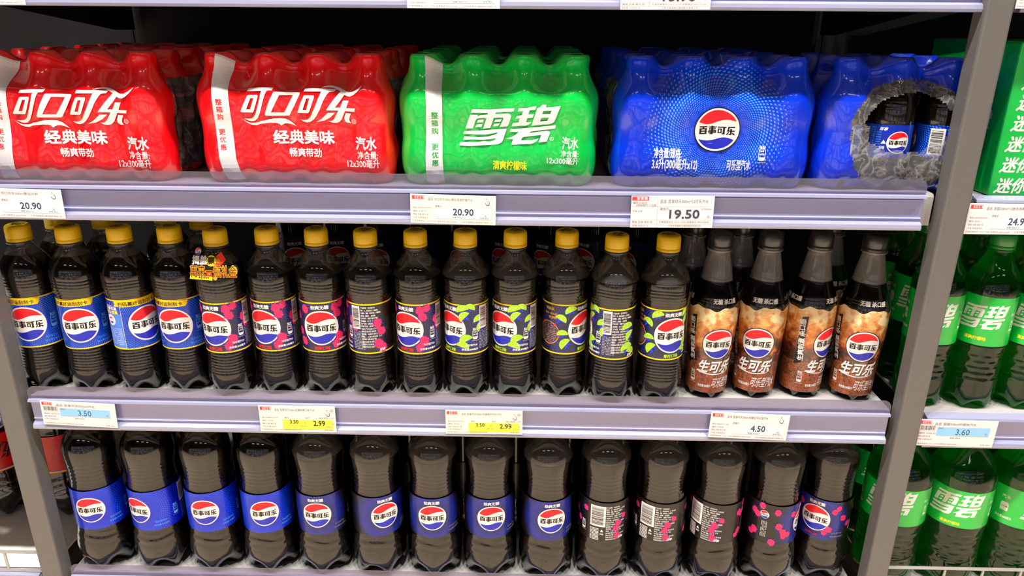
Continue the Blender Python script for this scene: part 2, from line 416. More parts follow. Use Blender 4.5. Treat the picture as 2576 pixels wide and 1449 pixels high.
def globe(A, cx, cy, R, L=1, words='百事可乐', ring=None):
    if ring: A.disc(cx, cy, R*1.05, ring, L, 48)
    A.disc(cx, cy, R, 'white', L+1, 48)
    q = R*.92
    def cap(a0, a1, wave, m):
        P = [(cx+q*cos(a0+(a1-a0)*k/20), cy+q*sin(a0+(a1-a0)*k/20)) for k in range(21)]
        xs, xe = P[-1][0], P[0][0]
        P += [(xs+(xe-xs)*t, cy+R*wave(t)) for t in [k/14 for k in range(1, 14)]]
        A.poly(P, m, L+2)
    s0 = math.asin(.40/.92); s1 = pi-math.asin(.36/.92)
    cap(s0, s1, lambda t: .36+.04*t-.115*sin(2*pi*t)*(1 if t < .5 else .75), 'red')
    b0 = pi+math.asin(.43/.92); b1 = 2*pi-math.asin(.46/.92)
    P = [(cx+q*cos(b0+(b1-b0)*k/20), cy+q*sin(b0+(b1-b0)*k/20)) for k in range(21)]
    xs, xe = P[-1][0], P[0][0]
    P += [(xs+(xe-xs)*t, cy+R*(-.46+.03*t+.10*sin(2*pi*t)*(1 if t < .5 else .7))) for t in [k/14 for k in range(1, 14)]]
    A.poly(P, 'navy', L+2)
    if words == '百事可乐': cola_words(A, cx, cy-.03*R, R/545, L+3)
    elif words: A.text(words, cx, cy-.03*R, 'black', w=R*1.5, h=R*.36, L=L+3, bold=.05)
def cola_words(A, cx, cy, k, L):
    def r(x0, y0, x1, y1): A.rect(cx+(x0-825)*k, cy-(y1-762)*k, cx+(x1-825)*k, cy-(y0-762)*k, 'black', L)
    def p(*q): A.poly([(cx+(x-825)*k, cy-(y-762)*k) for x, y in q], 'black', L)
    r(388, 655, 590, 686); r(462, 685, 515, 712); r(390, 708, 440, 855); r(532, 708, 580, 855); r(440, 708, 532, 736); r(440, 766, 532, 796); r(440, 826, 532, 855)
    r(620, 664, 826, 688); r(688, 648, 742, 862); r(640, 700, 800, 714); r(640, 714, 662, 742); r(778, 714, 800, 742); r(640, 730, 800, 744)
    r(622, 756, 822, 774); r(606, 784, 822, 802); r(796, 756, 822, 830); r(622, 812, 822, 830); p((660, 838), (700, 838), (742, 862), (665, 862))
    r(848, 666, 1060, 694); r(980, 694, 1030, 862); p((955, 835), (985, 835), (1030, 862), (962, 862)); r(856, 716, 888, 832); r(924, 716, 956, 832); r(888, 716, 924, 742); r(888, 806, 924, 832)
    p((1098, 664), (1262, 660), (1262, 690), (1096, 694)); p((1098, 690), (1136, 690), (1122, 790), (1082, 790)); r(1082, 758, 1266, 788); r(1152, 718, 1196, 872); p((1120, 850), (1155, 845), (1155, 872), (1122, 872))
    p((1060, 862), (1108, 800), (1134, 812), (1090, 874)); p((1210, 808), (1266, 846), (1266, 874), (1232, 874), (1198, 830))
def raspberry(A, cx, cy, s, rot=0, L=2):
    R = random.Random(int((cx+cy)*1e6) & 0xffff)
    for k in range(9):
        a = 2*pi*k/9+R.random()*.5; ln = s*(1.25+R.random()*.5)
        A.poly([(cx+.5*s*cos(a-.25), cy+.5*s*sin(a-.25)), (cx+ln*cos(a), cy+ln*sin(a)), (cx+.5*s*cos(a+.25), cy+.5*s*sin(a+.25))], 'royal', L)
    A.disc(cx, cy, s*.86, 'crimson', L+1, 20, ry=s*.95)
    rows = [(.72, 2), (.34, 3), (-.06, 4), (-.44, 3), (-.76, 2)]
    for y, n in rows:
        for k in range(n):
            x = (k-(n-1)/2)*.44
            X, Y = x*s, y*s; X, Y = X*cos(rot)-Y*sin(rot), X*sin(rot)+Y*cos(rot)
            A.disc(cx+X, cy+Y, s*.235, 'pink', L+2, 12); A.disc(cx+X-.05*s, cy+Y+.06*s, s*.10, 'rose', L+3, 8)
def limeslice(A, cx, cy, s, rot=0, L=2):
    def P(r, a0=0, a1=pi, n=14, dx=0, dy=0):
        q = [(r*cos(a0+(a1-a0)*k/n)+dx, r*sin(a0+(a1-a0)*k/n)+dy) for k in range(n+1)]
        return [(cx+s*(x*cos(rot)-y*sin(rot)), cy+s*(x*sin(rot)+y*cos(rot))) for x, y in q]
    A.poly(P(1.0), 'rind', L+1); A.poly(P(.90, dy=.02), 'palelime', L+2)
    for k in range(4):
        a0 = pi*k/4+.06; a1 = pi*(k+1)/4-.06; am = (a0+a1)/2
        q = [(.10*cos(am), .06+.10*sin(am))] + [(.80*cos(a0+(a1-a0)*t/6), .04+.80*sin(a0+(a1-a0)*t/6)) for t in range(7)]
        A.poly([(cx+s*(x*cos(rot)-y*sin(rot)), cy+s*(x*sin(rot)+y*cos(rot))) for x, y in q], 'lime', L+3)
def splash(A, cx, cy, s, L=2, seed=1):
    R = random.Random(seed)
    for k in range(8):
        a = 2*pi*k/8+R.random(); ln = s*(.7+R.random()*.7)
        A.poly([(cx+.2*s*cos(a-1), cy+.2*s*sin(a-1)), (cx+ln*cos(a), cy+ln*sin(a)), (cx+.2*s*cos(a+1), cy+.2*s*sin(a+1))], 'royal', L)
def fruit(A, kind, cx, cy, s, rot, L=2):
    if kind == 'berry': raspberry(A, cx, cy, s*1.12, rot, L)
    else: splash(A, cx, cy, s*1.3, L, int(cx*1e5) & 255); limeslice(A, cx, cy, s*1.5, rot, L)
def nutrition(A, cx, cy, s, c, L=2):
    A.text('每份', cx, cy+s*1.22, c, w=s*.9, L=L, bold=.03)
    A.poly([(cx-.36*s, cy+s), (cx+.36*s, cy+s), (cx+.5*s, cy+.75*s), (cx+.5*s, cy-.6*s), (cx+.3*s, cy-.8*s), (cx-.3*s, cy-.8*s), (cx-.5*s, cy-.6*s), (cx-.5*s, cy+.75*s)], c, L,
           holes=[[(cx-.42*s, cy+.7*s), (cx-.42*s, cy-.3*s), (cx+.42*s, cy-.3*s), (cx+.42*s, cy+.7*s), (cx+.32*s, cy+.9*s), (cx-.32*s, cy+.9*s)]])
    A.text('能量', cx, cy+.62*s, c, w=s*.5, L=L, bold=.03); A.text('180千焦', cx, cy+.15*s, c, w=s*.7, h=s*.3, L=L, bold=.03)
    A.text('NRV 营养素参考值', cx, cy-1.05*s, c, w=s*1.3, L=L)
INGR = ['产品名称：可乐型汽水', '配料：水，食品添加剂（二氧化碳，', '焦糖色，磷酸，阿斯巴甜，柠檬酸钠，', '咖啡因，安赛蜜），食用香精', '贮存条件：请置于阴凉干燥处', '保质期：9个月  产地：北京市', '生产日期：见瓶盖或瓶身', '阿斯巴甜（含苯丙氨酸）', '食品生产许可证编号 产品标准代号', '请勿加温 请勿冰冻 避免日晒', '净含量：500毫升 委托单位', '地址：上海市黄浦区 电话', '每100毫升 能量 蛋白质 脂肪', '碳水化合物 钠 营养素参考值', '百事可乐饮料有限公司 北京', '保留所有权利 回收再生']

# ------------------------------------------------------------------ bottles
def petal(z, a, r, zt, rb, n=5, ph=0):
    """five-footed base: blends a footed and a domed profile below zt"""
    if z >= zt: return r
    t = z/zt; w = (.5+.5*cos(n*(a+ph)))**.85
    dome = rb*sqrt(max(0, 1-(1-max(0, (t-.16)/.84))**2))*.98
    return w*r + (1-w)*min(r, dome+.003)
def bottle_mesh(prof, zt, rb, rib=None, seg=60, shrink=0, z1=None, n_dim=False):
    P = [(z, r) for z, r in prof if z1 is None or z <= z1]
    if z1 is not None: P.append((z1, rad(prof, z1)))
    def rf(z, a, r):
        rr = petal(z, a, r, zt, rb)
        if rib:
            for za, zb, per, am, ph in rib:
                if za < z < zb and n_dim:
                    e = min(1, (z-za)/.004, (zb-z)/.004); q = sin(pi*(z-za)/per)*sin(6*a+pi/2*(int((z-za)/per) % 2))
                    rr -= am*e*max(0, abs(q)-.35)
                elif za < z < zb:
                    e = min(1, (z-za)/.004, (zb-z)/.004)
                    rr += am*e*(sin(2*pi*(z-za)/per + ph*sin(3*a))*.5-.5)
        return rr-shrink
    return lathe(P, seg, rf)
def dense(prof, dz=.0011, skip=()):
    out = []
    for (z0, r0), (z1, r1) in zip(prof, prof[1:]):
        n = max(1, int((z1-z0)/dz)) if any(a <= z0 and z1 <= b for a, b in skip) else 1
        out += [(z0+(z1-z0)*k/n, r0+(r1-r0)*k/n) for k in range(n)]
    return out+[prof[-1]]
P500 = smooth_profile([(0, .0255), (.003, .0285), (.012, .0312), (.03, .0326), (.05, .0318), (.064, .0306), (.068, .0300), (.140, .0300), (.144, .0308), (.155, .0328), (.166, .0330), (.176, .0324), (.186, .0294), (.196, .0228), (.203, .0172), (.2075, .0146), (.2105, .0140), (.2115, .0140), (.2118, .0168), (.2138, .0168), (.2141, .0138), (.232, .0130)])
PTALL = smooth_profile([(0, .0235), (.003, .0262), (.012, .0278), (.03, .0282), (.06, .0296), (.095, .0320), (.120, .0327), (.136, .0324), (.150, .0300), (.162, .0250), (.172, .0216), (.185, .0190), (.200, .0160), (.2085, .0144), (.2112, .0140), (.2118, .0168), (.2138, .0168), (.2141, .0138), (.232, .0130)])
PBIG = smooth_profile([(0, .031), (.004, .0355), (.015, .0402), (.035, .0418), (.052, .0412), (.064, .0397), (.076, .0376), (.095, .0368), (.138, .0362), (.150, .0348), (.166, .0348), (.188, .0362), (.200, .0366), (.212, .0350), (.222, .0300), (.231, .0222), (.2365, .0165), (.2395, .0142), (.2405, .0140), (.2408, .0166), (.2426, .0166), (.243, .0138), (.258, .0130)])
PSODA = smooth_profile([(0, .025), (.003, .0285), (.014, .0318), (.035, .0328), (.060, .0318), (.080, .0322), (.094, .0336), (.097, .0332), (.165, .0332), (.169, .0336), (.180, .0326), (.192, .0282), (.203, .0215), (.214, .0165), (.2215, .0142), (.2230, .0140), (.2234, .0168), (.2254, .0168), (.2258, .0138), (.242, .0130)])
PSODABIG = smooth_profile([(0, .034), (.004, .039), (.018, .0435), (.040, .0446), (.070, .0432), (.095, .0438), (.106, .0448), (.109, .0444), (.170, .0444), (.175, .0448), (.188, .0436), (.203, .0378), (.217, .0280), (.229, .0196), (.2375, .0150), (.2400, .0140), (.2404, .0168), (.2424, .0168), (.2428, .0138), (.257, .0130)])
PRED = [(z*1.12, r*1.12) for z, r in PBIG]
PSMALL = smooth_profile([(0, .022), (.003, .025), (.012, .0275), (.028, .0288), (.036, .0284), (.040, .0272), (.082, .0272), (.088, .0278), (.098, .0278), (.106, .0274), (.110, .0268), (.118, .0250), (.128, .0200), (.138, .0158), (.144, .0142), (.1465, .0140), (.1468, .0150), (.148, .0150), (.1485, .0130), (.160, .0125)])

def cap_part(parent, z0, h, r, m, printed=True, seg=72, flat=False):
    pr = [(z0, r*.985), (z0+.0005, r), (z0+.0042, r), (z0+.0044, r*.985), (z0+.0050, r*.985), (z0+.0053, r*.998), (z0+h*.72, r*.985), (z0+h*.90, r*.955), (z0+h*.97, r*.88), (z0+h, r*.78)]
    def rf(z, a, rr): return rr*(1+(.006*cos(60*a) if z0+.0053 < z < z0+h*.88 else 0))
    vs, fs = lathe(pr, seg*2, rf, cap1=True)
    o = mk('cap', vs, fs, m, parent, smooth=False)
    me = o.data; me.polygons.foreach_set('use_smooth', [len(p.vertices) == 4 for p in me.polygons])
    if printed:
        A = Art()
        for k, t in enumerate(('20250518', 'BJ 0913')): A.text(t, .001*k, .0040-.0078*k, 'brown', w=.017-.005*k, h=.0062, L=1, bold=.09)
        A.build('cap_print', lambda u, v, e: (u, v, z0+h+e), o)
    else:
        A = Art(); A.ring(0, 0, r*.60, r*.66, 'greytext', 1, 40)
        A.build('cap_ring', lambda u, v, e: (u, v, z0+h+e), o)
    return o
def surface_disc(prof, z, shrink, m, name, parent, tilt=0):
    r = rad(prof, z)-shrink; n = 40
    vs = [(0, 0, z)] + [(r*sin(2*pi*k/n), -r*cos(2*pi*k/n), z) for k in range(n)]
    return vs, [(0, 1+k, 1+(k+1) % n) for k in range(n)]
def body_parts(parent, prof, zt, rb, rib, level, shellmat, liqmat, topmat=None, fine=(), n_dim=False):
    D = dense(prof, .0011, fine) if fine else prof
    vs, fs = bottle_mesh(D, zt, rb, rib, n_dim=n_dim)
    # domed underside between the feet
    n = len(vs); vs.append((0, 0, .010)); fs += [(n, (k+1) % 60, k) for k in range(60)]
    headsheen = (M['neckmist'] if prof is PTALL else M['mist']) if shellmat is M['shell'] else shellmat
    mk('bottle_wall', vs, fs, [shellmat, headsheen], parent, [1 if min(vs[i][2] for i in f) >= level-.0005 else 0 for f in fs], smooth=True)
    vs, fs = bottle_mesh(D, zt, rb, rib, shrink=.0006, z1=level, n_dim=n_dim)
    n = len(vs); vs.append((0, 0, .0108)); fs += [(n, (k+1) % 60, k) for k in range(60)]
    idx = [0]*len(fs); sv, sf = surface_disc(prof, level, .0006, None, '', None)
    k0 = len(vs)-1-60; fs += [(k0+k, k0+(k+1) % 60, len(vs)) for k in range(60)]; vs.append((0, 0, level)); idx += [1]*60
    o = mk('drink', vs, fs, [liqmat, topmat or liqmat], parent, idx, smooth=True)
    o.data.polygons.foreach_set('use_smooth', [i == 0 for i in idx])
    return o
def label_band(parent, r, z0, z1, m, name='label', seg=96, uvc=None, top=None):
    zc = (z0+z1)/2; vs, fs, uv = [], [], []
    rows = 12 if isinstance(r, list) else 2
    for i in range(rows+1):
        for k in range(seg+1):
            a = -pi+2*pi*k/seg; zz = z0+((top(a) if top else z1)-z0)*i/rows
            rr = rad(r, zz)+.0004 if isinstance(r, list) else r
            vs.append((rr*sin(a), -rr*cos(a), zz)); uv.append((a*(REFR if isinstance(r, list) else r), zz-zc))
    for i in range(rows):
        for k in range(seg): fs.append((i*(seg+1)+k, i*(seg+1)+k+1, (i+1)*(seg+1)+k+1, (i+1)*(seg+1)+k))
    return mk(name, vs, fs, m, parent, smooth=True, uvs=uv)

RIB500 = [(.034, .066, .0042, .0007, 1.2), (.141, .170, .0044, .0007, 1.6)]
FINE500 = [(.026, .068), (.140, .172)]
GB = 'yellow-capped cola bottles on the middle shelf'
def base500(label, group, level):
    t = thing('cola_bottle', label, 'bottle', group=group)
    body_parts(t, P500, .032, .0322, RIB500, level, M['shell'], M['cola'], M['foam'], FINE500)
    cap_part(t, .2142, .0218, .0158, M['yellowcap'])
    return t
LR = .0304; LZ0, LZ1 = .0675, .1405; LZC = (LZ0+LZ1)/2
deg = lambda a, r=LR: radians(a)*r
def blue500(label, group, level):
    t = base500(label, group, level)
    lb = label_band(t, LR, LZ0, LZ1, M['bluelabel']); f = on_cyl(LR, LZC)
    A = Art(); globe(A, 0, -.0015, .0252, 2); A.build('emblem', f, lb, deg(5))
    A = Art()
    for v in (-.0365, .0347): A.rect(-pi*LR, v, pi*LR, v+.0018, 'yellow', 1)
    A.poly([(deg(-75), .036), (deg(-75), .0278), (deg(-72), .0262), (deg(36), .0262), (deg(40), .0285), (deg(44), .036)], 'yellow', 1)
    A.text('扫码赢好运刮刮卡', deg(-18), .0305, 'brown', w=deg(94), h=.0058, L=2, bold=.04)
    A.build('banner', f, lb, deg(5))
    A = Art(); nutrition(A, deg(66), -.004, .0092, 'lightblue', 1)
    A.text('可乐型汽水', deg(54), -.0235, 'paleblue', w=.017, L=1, bold=.04); A.text('净含量:500毫升', deg(56), -.029, 'paleblue', w=.022, L=1, bold=.04)
    A.build('lettering', f, lb, deg(5))
    A = Art(); A.barcode(deg(96), -.002, deg(122), .031, 1, True, 3); A.build('barcode', f, lb, deg(5))
    A = Art()
    for k, s in enumerate(INGR[:14]): A.text(s, deg(100), -.008-.0019*k, 'lightblue', h=.0013, L=1, align='l')
    A.build('ingredient_text', f, lb, deg(5))
    A = Art(); x0, x1 = deg(-117), deg(-62)
    A.rect(x0-.0006, -.0348, x1+.0006, .0275, 'yellow', 1); A.rect(x0, -.034, x1, .0268, 'paleblue', 2); A.poly([(x0, .0268), (x0, .014), (x1, .016), (x1, .0268)], 'royal', 3)
    A.text('百事百赢', (x0+x1)/2, .0235, 'white', w=.020, L=4, bold=.05); A.text('每日成真', (x0+x1)/2, .0180, 'brightyellow', w=.022, L=4, bold=.05)
    A.disc((x0+x1)/2-.003, .006, .0082, 'white', 4, 28); globe(A, (x0+x1)/2-.003, .006, .0052, 5, '')
    for k in range(9): A.text(INGR[k], x0+.001, -.006-.0029*k, 'white', w=(x1-x0)*.92, h=.0019, L=4, align='l')
    A.build('promotion_panel', f, lb, deg(5))
    return t
def fruit500(label, group, level, kind):
    t = base500(label, group, level)
    lb = label_band(t, LR, LZ0, LZ1, M['blacklabel']); f = on_cyl(LR, LZC)
    A = Art(); globe(A, 0, -.0008, .0252, 2); A.build('emblem', f, lb, deg(5))
    A = Art()
    for v in (-.0365, .0345): A.rect(-pi*LR, v, pi*LR, v+.0020, 'yellow', 1)
    A.build('edge_stripe', f, lb, deg(5))
    A = Art()
    for a, v, s, r in [(40, .0275, .0062, .3), (58, .0305, .0052, -.4), (46, .018, .006, .8), (84, .012, .0062, .2), (90, .002, .0055, 1.0), (49, -.0165, .0068, .5), (38, -.026, .0064, -.3),
                       (-40, .026, .006, .4), (-52, -.022, .0064, .9), (-62, -.008, .0055, .1), (-68, .014, .0058, -.5), (150, .008, .0064, .2), (160, -.004, .006, .9), (151, -.022, .0068, .3), (163, -.029, .006, -.4)]:
        fruit(A, kind, deg(a), v, s, r, 6)
    A.build('fruit_picture', f, lb, deg(5))
    A = Art()
    A.text('劲爽无糖', 0, .0290, 'white', w=.0245, h=.0056, L=2, bold=.05)
    A.text('树莓口味' if kind == 'berry' else '青柠口味', 0, -.0305, 'red' if kind == 'berry' else 'lime', w=.021, h=.0052, L=2, bold=.05)
    nutrition(A, deg(72), -.0085, .0075, 'white', 2)
    A.text('可乐型汽水', deg(62), -.0225, 'white', w=.0165, L=12, bold=.04); A.text('净含量:500毫升', deg(58), -.0288, 'white', w=.0225, L=12, bold=.05)
    A.build('lettering', f, lb, deg(5)); A = Art()
    A.barcode(deg(84), .000, deg(107), .0335, 12, True, 5); A.build('barcode', f, lb, deg(5)); A = Art()
    for k in range(12): A.text(INGR[k % 16], deg(84), -.004-.0023*k, 'white', h=.0014, L=2, align='l', w=.017)
    for k, s in enumerate(INGR): A.text(s, deg(109), .031-.0038*k, 'white', h=.0025, w=.0195+.004*((k*7) % 3), L=2, align='l', bold=.02)
    A.text('百事', deg(160), -.0315, 'white', w=.008, L=12, bold=.06, shear=.3)
    A.build('ingredient_text', f, lb, deg(5)); A = Art()
    c = deg(-102)
    A.text('揭盖赢', c+.002, .0285, 'gold', w=.0135, L=2, bold=.05); A.text('"再来一瓶礼金"', c+.003, .0215, 'gold', w=.021, L=2, bold=.05); A.text('49,999', c+.006, .0158, 'orange', w=.0125, L=2, bold=.08)
    A.ring(c, -.007, .0158, .0170, 'gold', 2, 40)
    for k in range(5): A.disc(c+.0165*cos(.9+1.3*k), -.007+.0165*sin(.9+1.3*k), .0018, 'vermilion', 3, 10)
    for k in range(11):
        v = .006-.0026*k; hw = sqrt(max(0, .0143**2-(v+.007)**2)); A.text(INGR[k+2], c, v, 'gold', w=2*hw, h=.0017, L=2)
    A.build('prize_print', f, lb, deg(5))
    return t
def tall500(label, group):
    t = thing('cola_bottle', label, 'bottle', group=group)
    body_parts(t, PTALL, .022, .0275, [(.141, .152, .0038, .0005, .6)], .1705, M['shell'], M['cola'], M['foam'], [(.138, .156)])
    cap_part(t, .2142, .0215, .0162, M['blackcap'], printed=False)
    lb = label_band(t, PTALL, .010, .137, M['icedcola'], top=lambda a: .1365+.0022*sin(5*a)+.0012*sin(11*a+1))
    f = on_cyl(PTALL, .0735, .0004)
    d = lambda a: deg(a, REFR)
    A = Art(); globe(A, 0, .0120, .0222, 2, ring='black'); A.build('emblem', f, lb, d(5), .006)
    A = Art()
    for dx, dy, m, L, b in ((.0006, -.0008, 'black', 2, .09), (0, 0, 'white', 3, .055)): A.text('生可乐', -.001+dx, -.0225+dy, m, w=.050, h=.0180, L=L, bold=b, shear=.28)
    A.poly([(-.024, -.0305), (-.026, -.0325), (-.004, -.0352), (.014, -.0338), (.024, -.0300), (.012, -.0326), (-.006, -.0336)], 'white', 3)
    A.poly([(.019, -.0165), (.0255, -.0100), (.0245, -.0145), (.021, -.018)], 'white', 3)
    A.text('可乐型汽水', .0165, -.0475, 'white', w=.040, h=.0150, L=2, shear=.22, bold=.01)
    A.text('净含量:500毫升', -.0150, -.0525, 'white', w=.0200, h=.0042, L=2, bold=.03)
    nutrition(A, d(-62), -.0420, .0078, 'white', 2)
    A.poly([(d(-82), -.022), (d(-64), -.018), (d(-60), .052), (d(-74), .050)], 'black', 1)
    A.text('生爽刺激 杀口感', d(-70), .016, 'white', w=.062, h=.0085, L=2, bold=.04, rot=pi/2*1.03)
    A.poly([(d(150), -.03), (d(180), -.03), (d(180), .04), (d(150), .04)], 'black', 1); A.barcode(d(152), -.02, d(178), .03, 2, True, 9)
    A.build('lettering', f, lb, d(5), .006)
    A = Art(); R2 = lambda u, v, e: on_cyl(PTALL, .1475, .0006)(u, v, e)
    for a in (6, 116, -114): A.text('无糖 杀口感', d(a), 0, 'white', w=.034, h=.0068, L=1, bold=.05)
    A.build('shoulder_lettering', R2, t, d(5), .002)
    return t
BLR = .0374; BZ0, BZ1 = .0765, .1435; BZC = (BZ0+BZ1)/2
GL = 'large cola bottles on the bottom shelf'
def big_bottle(label, group, kind, level=.203):
    t = thing('large_cola_bottle', label, 'bottle', group=group)
    body_parts(t, PBIG, .040, .0414, [(.044, .074, .0125, .0005, 1.4), (.150, .188, .0065, .0003, 1.2)], level, M['shell'], M['cola'], M['foam'], [(.035, .077), (.148, .190)])
    cap_part(t, .2431, .018, .0156, M['yellowcap' if kind == 'blue' else 'blackcap'], printed=False, seg=48)
    D = lambda a: deg(a, BLR); f = on_cyl(BLR+.0002, BZC)
    lb = label_band(t, BLR+.0002, BZ0, BZ1, M[{'blue': 'biglabel', 'zero': 'zerolabel', 'berry': 'zerolabel'}[kind]])
    cv = .0008
    A = Art(); globe(A, 0, cv, .0215, 2); A.build('emblem', f, lb, D(5))
    A = Art()
    if kind == 'blue':
        A.text('可乐型汽水', D(52), -.019, 'paleblue', w=.018, L=1, bold=.04); A.text('净含量:900毫升', D(53), -.025, 'paleblue', w=.022, L=1, bold=.04)
        nutrition(A, D(88), -.010, .008, 'lightblue', 1); A.barcode(D(103), -.002, D(125), .030, 1, True, 4)
        for k, s in enumerate(INGR[:12]): A.text(s, D(103), -.006-.0022*k, 'lightblue', h=.0015, w=.016, L=1, align='l')
    else:
        A.text('劲爽无糖', 0, .0270, 'white', w=.0225, h=.0054, L=12, bold=.04)
        A.text('可乐型汽水', D(52), -.020, 'greytext', w=.017, L=12, bold=.03); A.text('净含量:900毫升', D(53), -.0255, 'greytext', w=.021, L=12, bold=.03)
        nutrition(A, D(92), -.014, .007, 'white', 2)
    if kind == 'berry':
        A.text('树莓口味', -.002, -.0265, 'crimson', w=.019, h=.0046, L=12, bold=.05)
        b0 = D(128)
        A.build('lettering', f, lb, D(5)); A = Art()
        A.barcode(b0-.0115, -.008, b0+.0115, .0275, 2, True, 6); A.build('barcode', f, lb, D(5)); A = Art()
        for k, s in enumerate(INGR): A.text(s, b0+.0125, .026-.0037*k, 'white', w=.020+.005*((k*5) % 3), h=.0025, L=2, align='l', bold=.02)
        for k in range(9): A.rect(b0-.0115, -.0125-.0024*k, b0+.002, -.0113-.0024*k, 'white', 2); A.rect(b0-.0085, -.0130-.0024*k, b0-.0078, -.0108-.0024*k, 'black', 3)
        A.poly([(b0+.004, -.017), (b0+.0065, -.012), (b0+.009, -.017)], 'white', 2); A.text('回收', b0+.0065, -.0205, 'white', w=.0052, L=2, bold=.05); A.text('百事', b0+.036, -.0275, 'white', w=.008, L=12, bold=.07, shear=.3)
        A.build('ingredient_text', f, lb, D(5)); A = Art()
        c = D(-104); globe(A, c, .0155, .0066, 2, 'PEPSI')
        for k in range(4): A.text(INGR[k+3], c-.0022+.0022*k, -.009, 'white', w=.027, h=.0017, L=2, rot=pi/2)
    A.build('lettering', f, lb, D(5))
    if kind == 'berry':
        A = Art()
        for a, v, s, r in [(40, .017, .0052, .3), (48, .023, .0048, -.3), (62, .006, .0056, .5), (32, -.014, .0056, .5), (24, -.020, .005, -.2), (-38, .018, .0056, .3), (-48, -.015, .0052, .4), (-58, -.018, .005, .7), (-70, -.001, .0062, .3), (-60, -.010, .0058, .9), (-76, .023, .0056, .1), (-82, -.029, .0062, .3), (-120, .013, .0058, .4), (-128, .017, .0054, -.4), (-124, -.016, .0062, .2), (-132, -.022, .005, .9), (-110, .029, .0055, 0), (176, -.002, .006, .4), (170, -.011, .0058, .2), (-172, .008, .005, .6), (174, -.024, .006, 0), (78, -.006, .005, .1), (98, .018, .005, .6)]:
            raspberry(A, D(a), v, s, r, 6)
        A.build('fruit_picture', f, lb, D(5))
    return t

# ------------------------------------------------------------------ traced brand lettering on packs and bottles
COKE = (20, 200, 7.806, [
 ([(195,265),(222,205),(350,195),(480,188),(725,190),(690,245),(605,250),(570,320),(545,420),(520,520),(495,620),(470,700),(430,790),(370,845),(300,858),(230,845),(185,825),(140,805),(230,808),(300,800),(350,765),(390,690),(430,560),(465,420),(480,310),(497,255),(330,262)], []),
 ([(75,655),(135,510),(195,385),(215,350),(240,340),(420,335),(432,360),(415,440),(380,555),(345,660),(325,685),(90,682),(76,670)], [[(190,622),(280,400),(350,398),(270,622)]]),
 ([(575,700),(580,730),(590,742),(1020,748),(1040,738),(1055,710),(1150,520),(1240,330),(1240,290),(745,275),(725,285),(715,310),(640,500)], [[(690,680),(840,342),(1105,348),(940,685)]]),
 ([(1318,270),(1345,205),(1600,208),(1750,212),(1945,222),(1910,272),(1820,280),(1780,330),(1720,440),(1650,620),(1590,740),(1530,820),(1460,865),(1400,878),(1330,865),(1255,825),(1340,832),(1410,820),(1465,770),(1500,690),(1560,560),(1620,400),(1660,300),(1670,270)], []),
 ([(1197,680),(1260,500),(1330,355),(1350,345),(1530,347),(1537,370),(1535,390),(1480,560),(1440,670),(1415,692),(1210,694)], [[(1305,632),(1385,405),(1448,403),(1380,632)]]),
 ([(1650,205),(1720,165),(1800,145),(1880,145),(1980,170),(2070,215),(2150,265),(2200,283),(2270,280),(2340,245),(2400,200),(2455,155),(2420,220),(2370,280),(2300,340),(2230,372),(2170,365),(2115,340),(2040,450),(1935,588),(2035,592),(2090,452),(2208,452),(2155,600),(2335,605),(2320,668),(2130,658),(2060,830),(2010,880),(1950,895),(1880,885),(1810,850),(1880,850),(1920,810),(2000,650),(1770,640),(1790,600),(1900,440),(2035,272),(1960,225),(1890,190),(1810,178),(1730,185)], []),
 ([(1800,690),(1935,690),(1850,780),(1740,840),(1580,867),(1680,810),(1750,740)], []),
 ([(2145,700),(2250,705),(2225,770),(2215,840),(2250,895),(2180,890),(2130,860),(2115,790)], []),
 ([(105,808),(180,860),(270,888),(380,885),(450,870),(490,848),(560,840),(640,815),(740,798),(850,795),(950,805),(1030,840),(1110,900),(1180,960),(1080,920),(1000,900),(950,902),(910,920),(880,945),(840,905),(780,885),(700,882),(600,890),(480,905),(400,935),(310,930),(230,905),(160,860)], [])])
